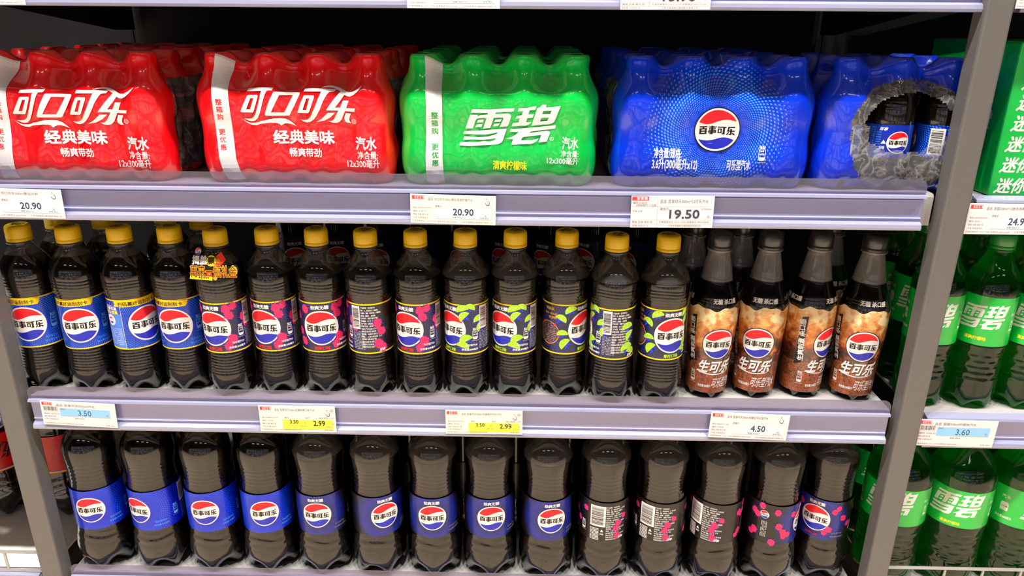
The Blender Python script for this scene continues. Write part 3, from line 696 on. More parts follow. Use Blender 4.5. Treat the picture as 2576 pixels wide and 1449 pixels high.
SPRITE = (1140, 250, 9.2, [
 ([(415,303),(445,220),(850,235),(1420,203),(1395,278),(985,305),(970,345),(1260,325),(1320,345),(1345,390),(1320,470),(1265,625),(1075,645),(1165,450),(1150,430),(1130,425),(940,430),(855,665),(690,680),(770,440),(710,425),(600,430),(540,450),(515,500),(455,672),(285,670),(395,350),(575,352),(565,390),(620,362),(795,352),(810,315),(600,305)], []),
 ([(548,535),(575,478),(620,467),(710,465),(690,530)], []), ([(513,642),(545,580),(590,570),(678,570),(655,635)], []), ([(945,530),(970,478),(1120,462),(1095,525)], []), ([(918,628),(945,575),(1080,562),(1050,610),(1000,628)], []),
 ([(265,728),(600,722),(950,705),(1240,680),(1150,950),(1110,1010),(1040,1045),(930,1060),(700,1060),(370,1078),(138,1065),(165,985),(520,985),(720,970),(850,985),(920,970),(960,945),(985,910),(870,925),(700,935),(450,925),(232,935),(260,850),(550,875),(800,865),(950,830),(1005,805),(1035,770),(930,795),(750,815),(550,812),(232,795)], []),
 ([(1495,275),(1520,200),(1710,190),(1930,150),(1900,240),(1770,250),(1740,345),(1870,340),(1835,425),(1715,432),(1690,525),(1820,525),(1750,580),(1670,608),(1560,605),(1355,625),(1385,545),(1515,530),(1540,435),(1445,445),(1475,378),(1590,360),(1620,265)], []),
 ([(1812,612),(1945,205),(2010,180),(2070,120),(2160,130),(2145,190),(2290,185),(2490,150),(2350,510),(2310,550),(2240,580),(2050,590)], [[(2060,345),(2085,270),(2280,265),(2250,340)], [(2010,515),(2040,430),(2215,425),(2185,500)]]),
 ([(1310,755),(1335,685),(1650,665),(2000,640),(2380,605),(2355,685),(1800,745),(1760,778),(2180,735),(2235,750),(2245,790),(2165,985),(1975,1005),(2040,830),(1640,865),(1595,890),(1570,945),(1850,940),(1985,910),(1920,980),(1850,1020),(1780,1030),(1600,1035),(1345,1055),(1385,925),(1215,915),(1350,875),(1430,830),(1520,750)], [])])
def traced(A, src, fn, m, L=2):
    ox, oy, k, polys = src
    for o, hs in polys: A.poly([fn(ox+x/k, oy+y/k) for x, y in o], m, L, [[fn(ox+x/k, oy+y/k) for x, y in h] for h in hs])
def traced_box(A, src, x0, y0, x1, y1, m, L=2):
    P = [p for o, _ in src[3] for p in o]; a0 = min(p[0] for p in P); a1 = max(p[0] for p in P); b0 = min(p[1] for p in P); b1 = max(p[1] for p in P)
    f = lambda q: (x0+(q[0]-a0)/(a1-a0)*(x1-x0), y1-(q[1]-b0)/(b1-b0)*(y1-y0))
    for o, hs in src[3]: A.poly([f(p) for p in o], m, L, [[f(p) for p in h] for h in hs])
def soda_bottle(label, group, prof, big=False):
    t = thing('large_soda_bottle' if big else 'soda_bottle', label, 'bottle', group=group)
    z0, z1, R = (.109, .1702, .0447) if big else (.0965, .1655, .0335)
    lv = .204 if big else .186
    rib = [(.040, .100, .0095, .0016, 3.0)] if big else [(.036, .090, .0085, .0014, 3.0)]
    body_parts(t, prof, .026, rad(prof, .02), rib, lv, M['greenshell'], M['soda'], M['soda'], [(rib[0][0], rib[0][1])], True)
    cap_part(t, prof[-1][0]-.0162, .0205, .0162, M['greencap'], printed=False, seg=48)
    lb = label_band(t, R, z0, z1, M['greenlabel']); f = on_cyl(R, (z0+z1)/2); D = lambda a: deg(a, R)
    A = Art(); hw = .036 if big else .030; h2 = .040 if big else .037
    traced_box(A, SPRITE, -hw, -.012 if not big else -.014, hw, -.012+h2, 'white', 1)
    A.text('清爽柠檬味', -.004, -.0245, 'brightyellow', w=.026, h=.0052, L=1, bold=.04)
    A.text('汽水', D(-74), .014, 'white', w=.012, L=1, bold=.02); A.text('净含量:%s毫升' % ('888' if big else '500'), D(-72), -.0195, 'white', w=.022, h=.0046, L=1, bold=.02)
    A.poly([(D(-74)-.004, .005), (D(-74)+.004, .005), (D(-74)+.0052, .002), (D(-74)+.0052, -.009), (D(-74)-.0052, -.009), (D(-74)-.0052, .002)], 'white', 1); A.text('149千焦', D(-74), -.002, 'green', w=.0085, h=.0026, L=2, bold=.03)
    A.text('汽水', D(70), .010, 'white', w=.010, L=1, bold=.02); nutrition(A, D(72), -.008, .007, 'white', 1); A.barcode(D(100), -.015, D(118), .022, 1, True, 8)
    A.build('lettering', f, lb, D(5))
    return t
def red_bottle(label, group):
    t = thing('large_cola_bottle', label, 'bottle', group=group)
    body_parts(t, PRED, .044, .0460, [(.045, .09, .012, .001, 2)], .225, M['shell'], M['cola'], M['foam'])
    cap_part(t, .2725, .019, .0165, M['blackcap'], printed=False, seg=48)
    z0, z1 = .088, .157; R = .0424
    lb = label_band(t, R, z0, z1, M['redlabel']); f = on_cyl(R, (z0+z1)/2)
    A = Art(); traced_box(A, COKE, -.034, -.014, .034, .018, 'black', 1)
    A.rect(-pi*R, -.0335, pi*R, -.0305, 'gold', 1); A.rect(-pi*R, -.0305, pi*R, -.0290, 'navy', 1)
    c = deg(86, R); P = [(c-.013, -.026)]+[(c+.013*cos(pi-pi*k/16), .004+.013*sin(pi-pi*k/16)) for k in range(17)]+[(c+.013, -.026)]
    Q = [(c-.0122, -.0255)]+[(c+.0122*cos(pi-pi*k/16), .004+.0122*sin(pi-pi*k/16)) for k in range(17)]+[(c+.0122, -.0255)]
    A.poly(P, 'crimson', 1); A.poly(Q, M['redlabel'], 2); A.text('2万元', c, -.002, 'crimson', w=.017, L=3, bold=.04)
    for k, s in enumerate(('揭盖有奖', '见活动规则')): A.text(s, c, -.011-.006*k, 'crimson', w=.014, h=.003, L=3)
    A.build('lettering', f, lb, deg(5, R))
    return t

# ------------------------------------------------------------------ room behind the camera
S2, S3, S4, S1 = -.197, -.498, -.800, .056
ZF = -1.22
def structure(o): o['kind'] = 'structure'; return o
structure(mk('floor', *box(-6, 6, -6, 1, ZF-.02, ZF), M['floor']))
structure(mk('ceiling', *box(-6, 6, -6, 1, 3.0, 3.02), M['ceiling']))
structure(mk('wall_behind', *box(-6, 6, -6.02, -6, ZF, 3.0), M['ceiling']))

# shelving bays -------------------------------------------------------
PW = .031
def post(x, label):
    t = thing('shelf_post', label, 'post', (0, 0, 0))
    mk('post_tube', *box(x, x+PW, 0, .027, ZF, 1.3, .003), M['post'], t)
    mk('foot_plate', *box(x-.012, x+PW+.012, -.01, .05, ZF, ZF+.006, .002), M['post'], t)
    return t
post(-.6-PW, 'grey steel shelf post beside the first blue-label cola bottle'); post(.6, 'grey steel shelf post between the colas and the green lemon soda bay')
bp = thing('back_panel', 'dark steel back panel behind the shrink-wrapped packs', 'panel')
for x0 in (-1.8, -.6, .6):
    for z0, z1 in ((ZF, -.806), (-.806, -.506), (-.506, -.205), (-.205, .050), (.050, 1.2)): mk('panel_sheet', *box(x0+.001, x0+1.199, .470, .480, z0+.0005, z1-.0005), M['darksteel'], bp)
def board(x0, x1, z, label, riser=True, rail=True, rx0=None, rx1=None, zb=None, wire=False, ztop=None, deck='steel'):
    t = thing('shelf_board', label, 'shelf')
    sec = [(.020, z-.004), (.022, z-.001), (.026, z), (.465, z), (.465, z-.004), (.032, z-.004), (.032, z-.040), (.020, z-.040)]
    mk('deck', *extrude_x(sec, x0+.004, x1-.004), M[deck], t)
    for xx in (x0+.006, x1-.009):
        pts = [(.03, z-.005), (.46, z-.005), (.46, z-.075), (.40, z-.075), (.09, z-.038), (.03, z-.030)]
        mk('bracket', *extrude_x(pts, xx, xx+.003), M['bracket'], t)
    if rail:
        rx0 = x0+.01 if rx0 is None else rx0; rx1 = x1-.01 if rx1 is None else rx1; zb = z-.0455 if zb is None else zb
        zr = z+.0035
        sec = [(.0120, zr), (.0150, zr+.0012), (.0180, zr), (.0180, zb), (.0130, zb), (.0130, zr-.006)]
        mk('ticket_channel', *extrude_x([(.0125, zr-.004), (.0185, zr-.004), (.0185, zb+.002), (.0125, zb+.002), (.0125, zb+.0135), (.0113, zb+.0142), (.0113, zb+.0149), (.0125, zb+.0156), (.0125, zr-.0108), (.0113, zr-.0101), (.0113, zr-.0094), (.0125, zr-.0087)], rx0, rx1), M['rail'], t)
        lip = [(.0060, zr-.0065), (.0070, zr-.0035), (.0185, zr), (.0185, zr-.004), (.0090, zr-.0060)]
        mk('rail_edge', *extrude_x(lip, rx0, rx1), M['railedge'], t)
        lo = [(.0125, zb+.0105), (.0100, zb+.0100), (.0065, zb+.0075), (.0055, zb+.0035), (.0060, zb+.0008), (.0080, zb), (.0185, zb), (.0185, zb+.002), (.0090, zb+.0022), (.0075, zb+.0040), (.0085, zb+.0070), (.0125, zb+.0085)]
        mk('rail_edge', *extrude_x(lo, rx0, rx1), M['railedge'], t)
        if riser:
            zt = ztop if ztop is not None else z+.0195
            vs = []; n = 6; c = .010
            P = [(rx0, zr-.002), (rx1, zr-.002)] + [(rx1-c+c*sin(pi/2*(1-k/n)), zt-c+c*cos(pi/2*(1-k/n))) for k in range(n+1)] + [(rx0+c-c*sin(pi/2*k/n), zt-c+c*cos(pi/2*k/n)) for k in range(n+1)]
            m_ = len(P); vs = [(x, .0100, zz) for x, zz in P]+[(x, .0112, zz) for x, zz in P]
            fs = [tuple(range(m_)), tuple(range(2*m_-1, m_-1, -1))]+[(k, m_+k, m_+(k+1) % m_, (k+1) % m_) for k in range(m_)]
            mk('clear_riser', vs, fs, M['riser'], t)
    return t
board(-.6, .6, S1, 'shelf above the packs, only its lavender front rail in view', rx1=.5997, zb=.0124)
board(-.6, .6, S2, 'shelf carrying the red, green and blue shrink-wrapped packs', rx0=-.592, rx1=.5805, zb=-.2407)
board(-.6, .6, S3, 'middle shelf under the row of yellow-capped cola bottles', rx0=-.5925, rx1=.591, zb=-.5437)
board(-.6, .6, S4, 'bottom shelf under the large cola bottles', rx0=-.592, rx1=.591, zb=-.846)
board(.6+PW, 1.8, S1, 'shelf corner at the top above the green carton', zb=.0124, riser=False)
board(.6+PW, 1.8, S2-.004, 'shelf under the green carton beyond the right post', zb=-.2440, riser=False)
board(.6+PW, 1.8, S3-.004, 'shelf under the green lemon soda bottles beyond the right post', zb=-.5475, riser=False)
board(.6+PW, 1.8, S4, 'bottom shelf under the large green lemon soda bottles', rail=False)
board(-1.8, -.6-PW, S3, 'shelf stub left of the left post above the red-label bottles', zb=-.5437, riser=False)
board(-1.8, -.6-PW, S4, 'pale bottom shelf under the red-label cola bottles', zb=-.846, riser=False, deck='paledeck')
def wire_guard(label, x0, x1, zt, zb, xs):
    t = thing('wire_guard', label, 'wire rail')
    mk('top_wire', *tube((x0, .014, zt), (x1, .014, zt), .0024), M['wire'], t)
    mk('bottom_wire', *tube((x0, .014, zb), (x1, .014, zb), .0024), M['wire'], t)
    for x in xs: mk('upright_wire', *tube((x, .014, zb), (x, .014, zt), .0020), M['wire'], t)
    return t
zw = at(2300, 1428, .014).z; xw = at(2378, 1432, .014).x
wire_guard('thin wire guard across the front of the large green soda bottles', .634, 1.7, zw, S4+.003, [xw+.0555*k for k in range(18)])
zl = at(30, 1388, .014).z; xl = at(10, 1387, .014).x
wire_guard('thin wire guard left of the left post by the red-label bottles', -1.7, -.634, zl, S4+.003, [xl-.075*k for k in range(13)])

# opposite gondola, only met as reflections ---------------------------
og = thing('opposite_shelving', 'shelving across the aisle seen only mirrored in the dark bottles', 'shelf')
for k, z in enumerate((-1.1, -.72, -.34, .04, .42)): mk('deck', *box(-3, 3, -2.9, -2.42, z-.03, z, .003), M['steel'], og)
for x in (-3, -1.8, -.6, .6, 1.8, 3): mk('post_tube', *box(x-.015, x+.015, -2.43, -2.40, ZF, .75, .003), M['post'], og)
R = random.Random(3)
cols = [pm('packet_%s' % n, c, .4) for n, c in (('blue', (70, 110, 190)), ('pale', (210, 215, 225)), ('tan', (190, 150, 100)), ('grey', (120, 120, 130)))]
for z in (-1.1, -.72, -.34, .04):
    x = -2.9
    while x < 2.8:
        wd = R.uniform(.12, .24); h = R.uniform(.2, .3); i = R.choice((0, 0, 1, 1, 2, 3))
        mk('packet', *box(x, x+wd-.02, -2.75, -2.48, z, z+h, .006), cols[i], og); x += wd

# ------------------------------------------------------------------ shrink-wrapped packs
FP = .0625
FILMP = smooth_profile([(0, .020), (.003, .0238), (.010, .0272), (.022, .0300), (.040, .0304), (.058, .0288), (.075, .0290), (.092, .0306), (.108, .0310), (.117, .0296), (.126, .0258), (.135, .0212), (.144, .0178), (.152, .0164), (.160, .0158), (.1635, .0140)])
def film_geo(nx, ny, sx=1.0):
    a = (nx-1)/2*FP; b = (ny-1)/2*FP
    def scal(z): return .0042+.0030*max(0, 1-z/.014)+.0125*max(0, min(1, (z-.118)/.03))
    def dip(z): return .0125*max(0, min(1, (z-.115)/.045))**1.3
    def foot(x, z, n):   # two feet of each bottle push the film out at the foot of the pack
        return .0055*max(0, 1-z/.020)**1.2*(.5+.5*cos(4*pi*(x/FP+(n-1)/2)))
    def wv(x, n):   # 0 on a bottle axis, 1 half-way between two
        return (.5-.5*cos(2*pi*(x/FP+(n-1)/2)))**1.15
    def front(x, z):
        r = rad(FILMP, z)
        if abs(x) <= a: return -(b+r-scal(z)*wv(x, nx)-foot(x, z, nx))
        q = abs(x)-a; return -(b+sqrt(max(r*r-q*q, 0)))
    return a, b, scal, dip, wv, front, foot
def film_mesh(nx, ny, printed, clearm, name, parent, ends=True, hole=None, seed=1):
    a, b, scal, dip, wv, front, foot = film_geo(nx, ny); R = random.Random(seed)
    ph = [R.uniform(0, 6.28) for _ in range(8)]
    st = .0022
    def contour(z):
        r = rad(FILMP, z); P = []
        n1 = max(8, int(2*a/st)); n2 = max(8, int(2*b/st)); nc = 12
        for k in range(n1): x = -a+2*a*k/n1; P.append((x, -(b+r-scal(z)*wv(x, nx)-foot(x, z, nx)), 'f', wv(x, nx)))
        for k in range(nc): t = pi/2*k/nc; P.append((a+r*sin(t), -b-r*cos(t), 'c', 0))
        for k in range(n2): y = -b+2*b*k/n2; P.append((a+r-scal(z)*wv(y, ny), y, 'r', wv(y, ny)))
        for k in range(nc): t = pi/2*k/nc; P.append((a+r*cos(t), b+r*sin(t), 'c', 0))
        for k in range(n1): x = a-2*a*k/n1; P.append((x, b+r-scal(z)*wv(x, nx), 'b', wv(x, nx)))
        for k in range(nc): t = pi/2*k/nc; P.append((-a-r*sin(t), b+r*cos(t), 'c', 0))
        for k in range(n2): y = b-2*b*k/n2; P.append((-(a+r-scal(z)*wv(y, ny)), y, 'l', wv(y, ny)))
        for k in range(nc): t = pi/2*k/nc; P.append((-a-r*cos(t), -b-r*sin(t), 'c', 0))
        return P
    zs = [.1635*k/72 for k in range(73)]; vs, fs, idx, uv = [], [], [], []
    rows = []
    for z in zs:
        row = []
        for x, y, s, w_ in contour(z):
            zz = z-dip(z)*w_
            cr = .0004*(sin(260*x+ph[0]+40*zz)+sin(190*x+ph[1]-90*zz)) if s in 'cfb' else .0011*(sin(170*y+ph[2]+120*zz)+sin(230*y+ph[3]-70*zz))
            row.append(len(vs)); vs.append((x+(cr if s in 'lr' else 0), y+(cr if s not in 'lr' else 0), zz)); uv.append((x, zz-.0725))
        rows.append(row)
    C = contour(.1635); last = rows[-1]; m = len(C)
    def ztop(x, y, w_):
        ix = round(x/FP+(nx-1)/2); iy = round(y/FP+(ny-1)/2); ix = max(0, min(nx-1, ix)); iy = max(0, min(ny-1, iy))
        d = math.hypot(x-(ix-(nx-1)/2)*FP, y-(iy-(ny-1)/2)*FP); q = max(0, min(1, (d-.0135)/.017)); q = q*q*(3-2*q)
        return .1640-.0130*q
    for t in [k/14 for k in range(1, 15)]:
        row = []
        for x, y, s, w_ in C:
            mx = max(-(a-b), min(a-b, x)) if a > b else 0; my = 0 if a >= b else max(-(b-a), min(b-a, y))
            X = x+(mx-x)*t*.995; Y = y+(my-y)*t*.995
            row.append(len(vs)); vs.append((X, Y, ztop(X, Y, w_))); uv.append((X, .09))
        rows.append(row)
    for i in range(len(rows)-1):
        for k in range(m):
            q = (rows[i][k], rows[i][(k+1) % m], rows[i+1][(k+1) % m], rows[i+1][k])
            c = [sum(vs[j][d] for j in q)/4 for d in range(3)]; mi = 0
            if i < 72:
                if ends and hole is None and C[k][2] in 'rl' and .012 < c[2] < .128:
                    mi = 1
                if hole and c[1] < -b-.004:
                    mi = hole(c[0], c[2])
                    if mi < 0: continue
            fs.append(q); idx.append(mi)
    o = mk(name, vs, fs, [printed, clearm], parent, idx, smooth=True, uvs=uv)
    return o
def small_bottle(parent, loc, kind, rotz=0, proto={}):
    """a 300 ml bottle inside a pack: a part with its cap and label as sub-parts"""
    if kind not in proto:
        vs, fs = bottle_mesh(PSMALL, .020, .0272, [(.102, .118, .004, .0005, 1)], seg=48)
        n = len(vs); vs.append((0, 0, .008)); fs += [(n, (k+1) % 48, k) for k in range(48)]
        dark = pm('cola_filled_bottle', (12, 8, 7), .08, .6) if kind != 'green' else pm('soda_filled_bottle', (6, 90, 40), .08, .6)
        o = mk('bottle', vs, fs, dark, parent, smooth=True)
        c = cap_part(o, .1488, .0128, .0132, M['blackcap' if kind == 'blue' else 'redlabel' if kind == 'red' else 'greencap'], printed=False, seg=36)
        r = .0276; lz0, lz1 = (.041, .082) if kind == 'blue' else (.068, .106)
        lb = label_band(o, r, lz0, lz1, M[{'blue': 'bluelabel', 'red': 'redlabel', 'green': 'greenlabel'}[kind]])
        A = Art(); D = lambda q: deg(q, r)
        if kind == 'blue':
            globe(A, D(16), -.001, .0140, 1)
            for k in range(12): A.text(INGR[k], D(-56), .0165-.0028*k, 'lightblue', w=.012, h=.0019, L=1)
            A.text('百事', D(-24), .0155, 'white', w=.009, h=.004, L=1, bold=.05, shear=.3)
            A.poly([(D(-20)-.003, -.003), (D(-20), .002), (D(-20)+.003, -.003)], 'white', 1); A.text('回收', D(-22), -.008, 'white', w=.006, h=.004, L=1, bold=.03)
            for k in range(9): A.text(INGR[k], D(-34), .011-.003*k, 'lightblue', w=.006, h=.0016, L=1)
            for q in (-96, 84): A.barcode(D(q), -.0165, D(q)+.0165, .0165, 1, True, 12)
        elif kind == 'red':
            A.barcode(D(-36), -.018, D(-14), .018, 1, True, 13)
            for k in range(11): A.text(INGR[k], D(-8), .0155-.003*k, 'pinkred', w=.026, h=.0020, L=1, align='l', bold=.02)
        else: traced_box(A, SPRITE, -.02, -.008, .02, .014, 'white', 1)
        A.build('label_lettering', on_cyl(r, (lz0+lz1)/2), lb, D(5))
        # lettering hangs under the label; keep three levels at most by folding it into the label mesh
        ob = lb.children[0]; bm = bmesh.new(); bm.from_mesh(lb.data); off = len(lb.data.materials)
        b2 = bmesh.new(); b2.from_mesh(ob.data)
        for f in b2.faces: f.material_index += off
        tmp = bpy.data.meshes.new('tmp'); b2.to_mesh(tmp); bm.from_mesh(tmp); me = bpy.data.meshes.new('label'); bm.to_mesh(me)
        for mm in list(lb.data.materials)+list(ob.data.materials): me.materials.append(mm)
        lb.data = me; bpy.data.objects.remove(ob); bm.free(); b2.free()
        ring = c.children[0]; bpy.data.objects.remove(ring)
        o.location = loc; o.rotation_euler = (0, 0, rotz); proto[kind] = o; return o
    p = proto[kind]; o = p.copy(); COL.objects.link(o); o.parent = parent; o.location = loc; o.rotation_euler = (0, 0, rotz)
    for g in p.children:
        d = g.copy(); COL.objects.link(d); d.parent = o
    return o
YF = .032; ZS = .965      # the film is pulled a little tighter over the caps
class Pack:
    def __init__(s, label, X, nx, ny, printed, plain=None, group='shrink-wrapped packs of small bottles', ends=True, hole=None, seed=1):
        s.nx, s.ny = nx, ny; s.a, s.b, _, s.dip, s.wv, s.front, _f = film_geo(nx, ny)
        s.X, s.Yc = X, YF+s.b+.0310
        s.t = thing('bottle_pack', label, 'pack', (X, s.Yc, S2+.0005), group); s.t.scale = (1, 1, ZS)
        s.film = film_mesh(nx, ny, printed, M['film'], 'printed_film', s.t, ends, hole, seed)
    def px(s, x, y):
        p = at(x, y, YF+.0015); return (p.x-s.X, (p.z-S2-.0005)/ZS)
    def fn(s):
        def f(u, v, e):
            v = max(0, min(.1625, v)); d = s.dip(v)*s.wv(u, s.nx) if abs(u) <= s.a else 0
            return (u, s.front(u, v)-e-.0009, v-d)
        return f
    def box(s, x0, y0, x1, y1):
        a = s.px(x0, y1); b = s.px(x1, y0); return ((a[0]+b[0])/2, (a[1]+b[1])/2, b[0]-a[0], b[1]-a[1])
    def words(s, A, t, r, m, bold=.04, L=2, shear=0):
        cx, cy, w_, h_ = s.box(*r); A.text(t, cx, cy, m, w=w_, h=h_, L=L, bold=bold, shear=shear)
    def art(s, A, name, du=.004, dv=.005): return A.build(name, s.fn(), s.film, du, dv)
def strip(P, xs, chars, colour, dx=0):
    """paper band: (x, y) centre line and half width in photograph pixels"""
    A = Art(); L_ = [P.px(x-h, y) for x, y, h in xs]; R_ = [P.px(x+h, y) for x, y, h in xs]
    L_[0] = (L_[0][0], .1625); R_[0] = (R_[0][0], .1625)
    A.poly(L_[::-1]+R_, M['paper'], 1)
    for ch, (x, y, hh) in chars:
        c = P.px(x, y); s_ = hh/1856*.92
        A.text(ch, c[0], c[1], colour, h=s_, L=2, bold=.02)
    ob = P.art(A, 'paper_band'); ob['label'] = 'white paper band'; return ob
M['paper'] = pm('band_paper', (228, 226, 226), .5, .3)
def coke_pack(label, X, dx, seed, right=True):
    P = Pack(label, X, 4, 3, M['redfilm'], seed=seed)
    A = Art(); traced(A, COKE, lambda x, y: P.px(x+dx, y+(dx*-.008)), 'white', 2)
    c = P.px(316+dx, 306); A.ring(c[0], c[1], .0024, .0030, 'white', 2, 24); A.text('注', c[0], c[1], 'white', h=.0034, L=2)
    P.art(A, 'logo_lettering')
    A = Art()
    P.words(A, '经典美味', (116+dx, 329, 264+dx, 361), 'white', .045); P.words(A, '畅爽带劲', (155+dx, 373, 235+dx, 394), 'white', .03)
    P.words(A, '汽水', (322+dx, 345, 371+dx, 377), 'white', .03); P.words(A, '净含量:', (327+dx, 381, 376+dx, 400), 'white', .02); P.words(A, '12x300毫升', (300+dx, 401, 380+dx, 422), 'white', .02)
    P.art(A, 'lettering')
    return P
pk1 = coke_pack('red pack of twelve with white script, leftmost and cut by the photo edge', -.4790, 0, 11)
pk2 = coke_pack('red pack of twelve with white paper band, standing next to the green pack', -.1965, 574, 22)
def vert(x0, y0, x1, y1, s, hh, gap=None):
    n = len(s); return [(c, (x0+(x1-x0)*k/(n-1), y0+(y1-y0)*k/(n-1), hh)) for k, c in enumerate(s) if c != ' ']
strip(pk1, [(-20, 110, 20), (-12, 200, 20), (4, 320, 19), (14, 400, 19), (22, 450, 18)], vert(-6, 258, 4, 368, '整箱购 更优惠', 15), 'red')
strip(pk2, [(547, 118, 20), (548, 200, 20), (556, 260, 20), (564, 330, 20), (574, 400, 20), (590, 455, 21)], vert(551, 256, 563, 370, '整箱购 更优惠', 15), 'red')
pk3 = Pack('green pack of twelve lemon sodas with white paper band', .0575, 4, 3, M['greenfilm'], seed=33)
A = Art(); traced(A, SPRITE, pk3.px, 'white', 2); c = pk3.px(1388, 351); A.ring(c[0], c[1], .0020, .0025, 'white', 2, 20); A.text('R', c[0], c[1], 'white', h=.0022, L=2)
pk3.art(A, 'logo_lettering')
A = Art()
for t_, r_, m_, b_ in (('汽水', (1414, 345, 1455, 376), 'white', .02), ('净含量:', (1411, 379, 1455, 395), 'white', .015), ('12x300毫升', (1376, 396, 1455, 413), 'white', .02), ('清爽柠檬味', (1240, 405, 1325, 427), 'brightyellow', .03)): pk3.words(A, t_, r_, m_, b_)
pk3.art(A, 'lettering')
strip(pk3, [(1086, 150, 21), (1088, 200, 20), (1092, 260, 20), (1092, 330, 20), (1092, 400, 21), (1095, 465, 22)], vert(1093, 290, 1095, 410, '整箱购 更优惠', 16), 'green')
pk4 = Pack('blue pack of twelve colas with a round emblem on its front', .3240, 4, 3, M['dotfilm'], seed=44)
# dots are centred on the emblem
ec = pk4.px(1804, 327)
ul = pk4.film.data.uv_layers[0].data
for l in ul: l.uv = (l.uv[0]-ec[0], l.uv[1]-(ec[1]-.0725))
A = Art(); globe(A, ec[0], ec[1], .0268, 3, ring='black'); pk4.art(A, 'emblem')
A = Art()
pk4.words(A, '净含量/规格:', (1645, 373, 1715, 398), 'white', .02); pk4.words(A, '3.6升(300毫升x12)', (1639, 399, 1755, 430), 'white', .02); pk4.words(A, '可乐型汽水', (1826, 402, 1888, 428), 'white', .02)
c = pk4.px(1918, 392); nutrition(A, c[0], c[1], .0085, 'white', 2)
pk4.art(A, 'lettering')
Xo = .5464
def hole(x, z):
    cx, cz = at(2290, 318, YF).x-Xo, (at(2290, 318, YF).z-S2)/ZS
    th = atan2(z-cz, x-cx); w1 = (.05*sin(5*th+1)+.04*sin(11*th)+.03*sin(23*th))*(1.0 if sin(th) < .1 else .35)
    e1 = ((x-cx)/.0700)**2+((z-cz)/(.056 if z > cz else .090))**2
    e0 = ((x-cx)/.0520)**2+((z-cz)/(.040 if z > cz else .034))**2
    if e0 < 1+w1*1.6: return -1
    return 1 if e1 < 1+w1*.6 else 0
pk5 = Pack('torn-open blue pack beside the right post with bottles showing through its hole', Xo, 3, 3, M['bluefilm'], ends=False, hole=hole, seed=55)
for i in range(3):
    for j in range(2): small_bottle(pk5.t, ((i-1)*FP, (j-1)*FP, .001), 'blue', (radians(83), radians(-12), radians(-130))[i])
for P, kind, xs in ((pk1, 'red', (1,)), (pk2, 'red', (-1, 1)), (pk3, 'green', (1,)), (pk4, 'blue', (-1, 1))):
    for sx in xs:
        for j in range(3): small_bottle(P.t, (sx*(P.a-.0015), (j-1)*(FP-.0015), .001), kind, pi/2*sx*.55)
# second packs standing behind, dark in the depth of the shelf
for P, lab, dy in ((pk1, 'red pack standing in the dark behind the leftmost red pack', .205), (pk3, 'green pack standing in the dark behind the green pack', .205), (pk2, 'red pack standing in the dark behind the banded red pack', .205), (pk4, 'blue pack standing in the dark behind the emblem pack', .205)):
    t = thing('bottle_pack', lab, 'pack', (P.X, P.Yc+dy, S2+.0005), 'shrink-wrapped packs of small bottles'); t.scale = (1, 1, ZS)
    o = P.film.copy(); COL.objects.link(o); o.parent = t

# ------------------------------------------------------------------ middle shelf
Z3 = S3+.0004
mid = [(100, .0624, 'blue', -30, .1975), (219, .0594, 'blue', -18, .1975), (344, .0609, 'blue', 31, .1975), (462, .0640, 'blue', -25, .1975), (574, .0545, 'berry', -39, .190),
       (697, .0625, 'berry', -38, .178), (814, .0625, 'berry', -8, .177), (931.6, .0595, 'berry', -133, .176), (1053, .0605, 'berry', -35.5, .1765), (1173, .0625, 'lime', -50, .176),
       (1292, .0650, 'lime', -41, .1755), (1420, .0680, 'lime', 58, .1755), (1539.5, .0530, 'lime', -108, .188), (1665, .0540, 'lime', 30, .1735)]
LAB = ['blue-label cola bottle next to the left post', 'blue-label cola bottle, second from the left post', 'blue-label cola bottle with its pale promotion panel turned to the front', 'blue-label cola bottle just left of the bottle with the hanging promotion tag',
 'raspberry cola bottle wearing the dark promotion tag', 'raspberry cola bottle standing next to the tagged bottle', 'raspberry cola bottle with its round emblem facing straight out', 'raspberry cola bottle turned to show its ingredient text', 'raspberry cola bottle standing beside the first lime cola bottle',
 'lime cola bottle standing beside the last raspberry bottle', 'lime cola bottle left of a gap in the row, emblem turned away', 'lime cola bottle right of the gap showing the ringed prize text', 'lime cola bottle turned to show its barcode and ingredient text', 'lime cola bottle next to the amber sleeved bottles']
protos = {}
def relax(P, D, ymin, it=200):
    """nudge standing bottles apart until none touch"""
    for _ in range(it):
        for i in range(len(P)):
            for j in range(i):
                dx = P[i][0]-P[j][0]; dy = P[i][1]-P[j][1]; d = math.hypot(dx, dy); g = (D[i]+D[j])/2+.0004
                if d < g:
                    k = (g-d)/2/d; P[i][0] += dx*k; P[j][0] -= dx*k; P[i][1] += dy*k*.5; P[j][1] -= dy*k*.5
        for p in P: p[1] = max(p[1], ymin)
    return P
tallspec = [(1790, .0695, 23), (1916, .0735, 0), (2028.5, .0765, 60), (2165, .0680, 15)]
ROW = relax([[at(q[0], 820, q[1]).x, q[1]] for q in mid]+[[at(q[0], 820, q[1]).x, q[1]] for q in tallspec], [.0664]*14+[.0670]*4, .053)
XM = []
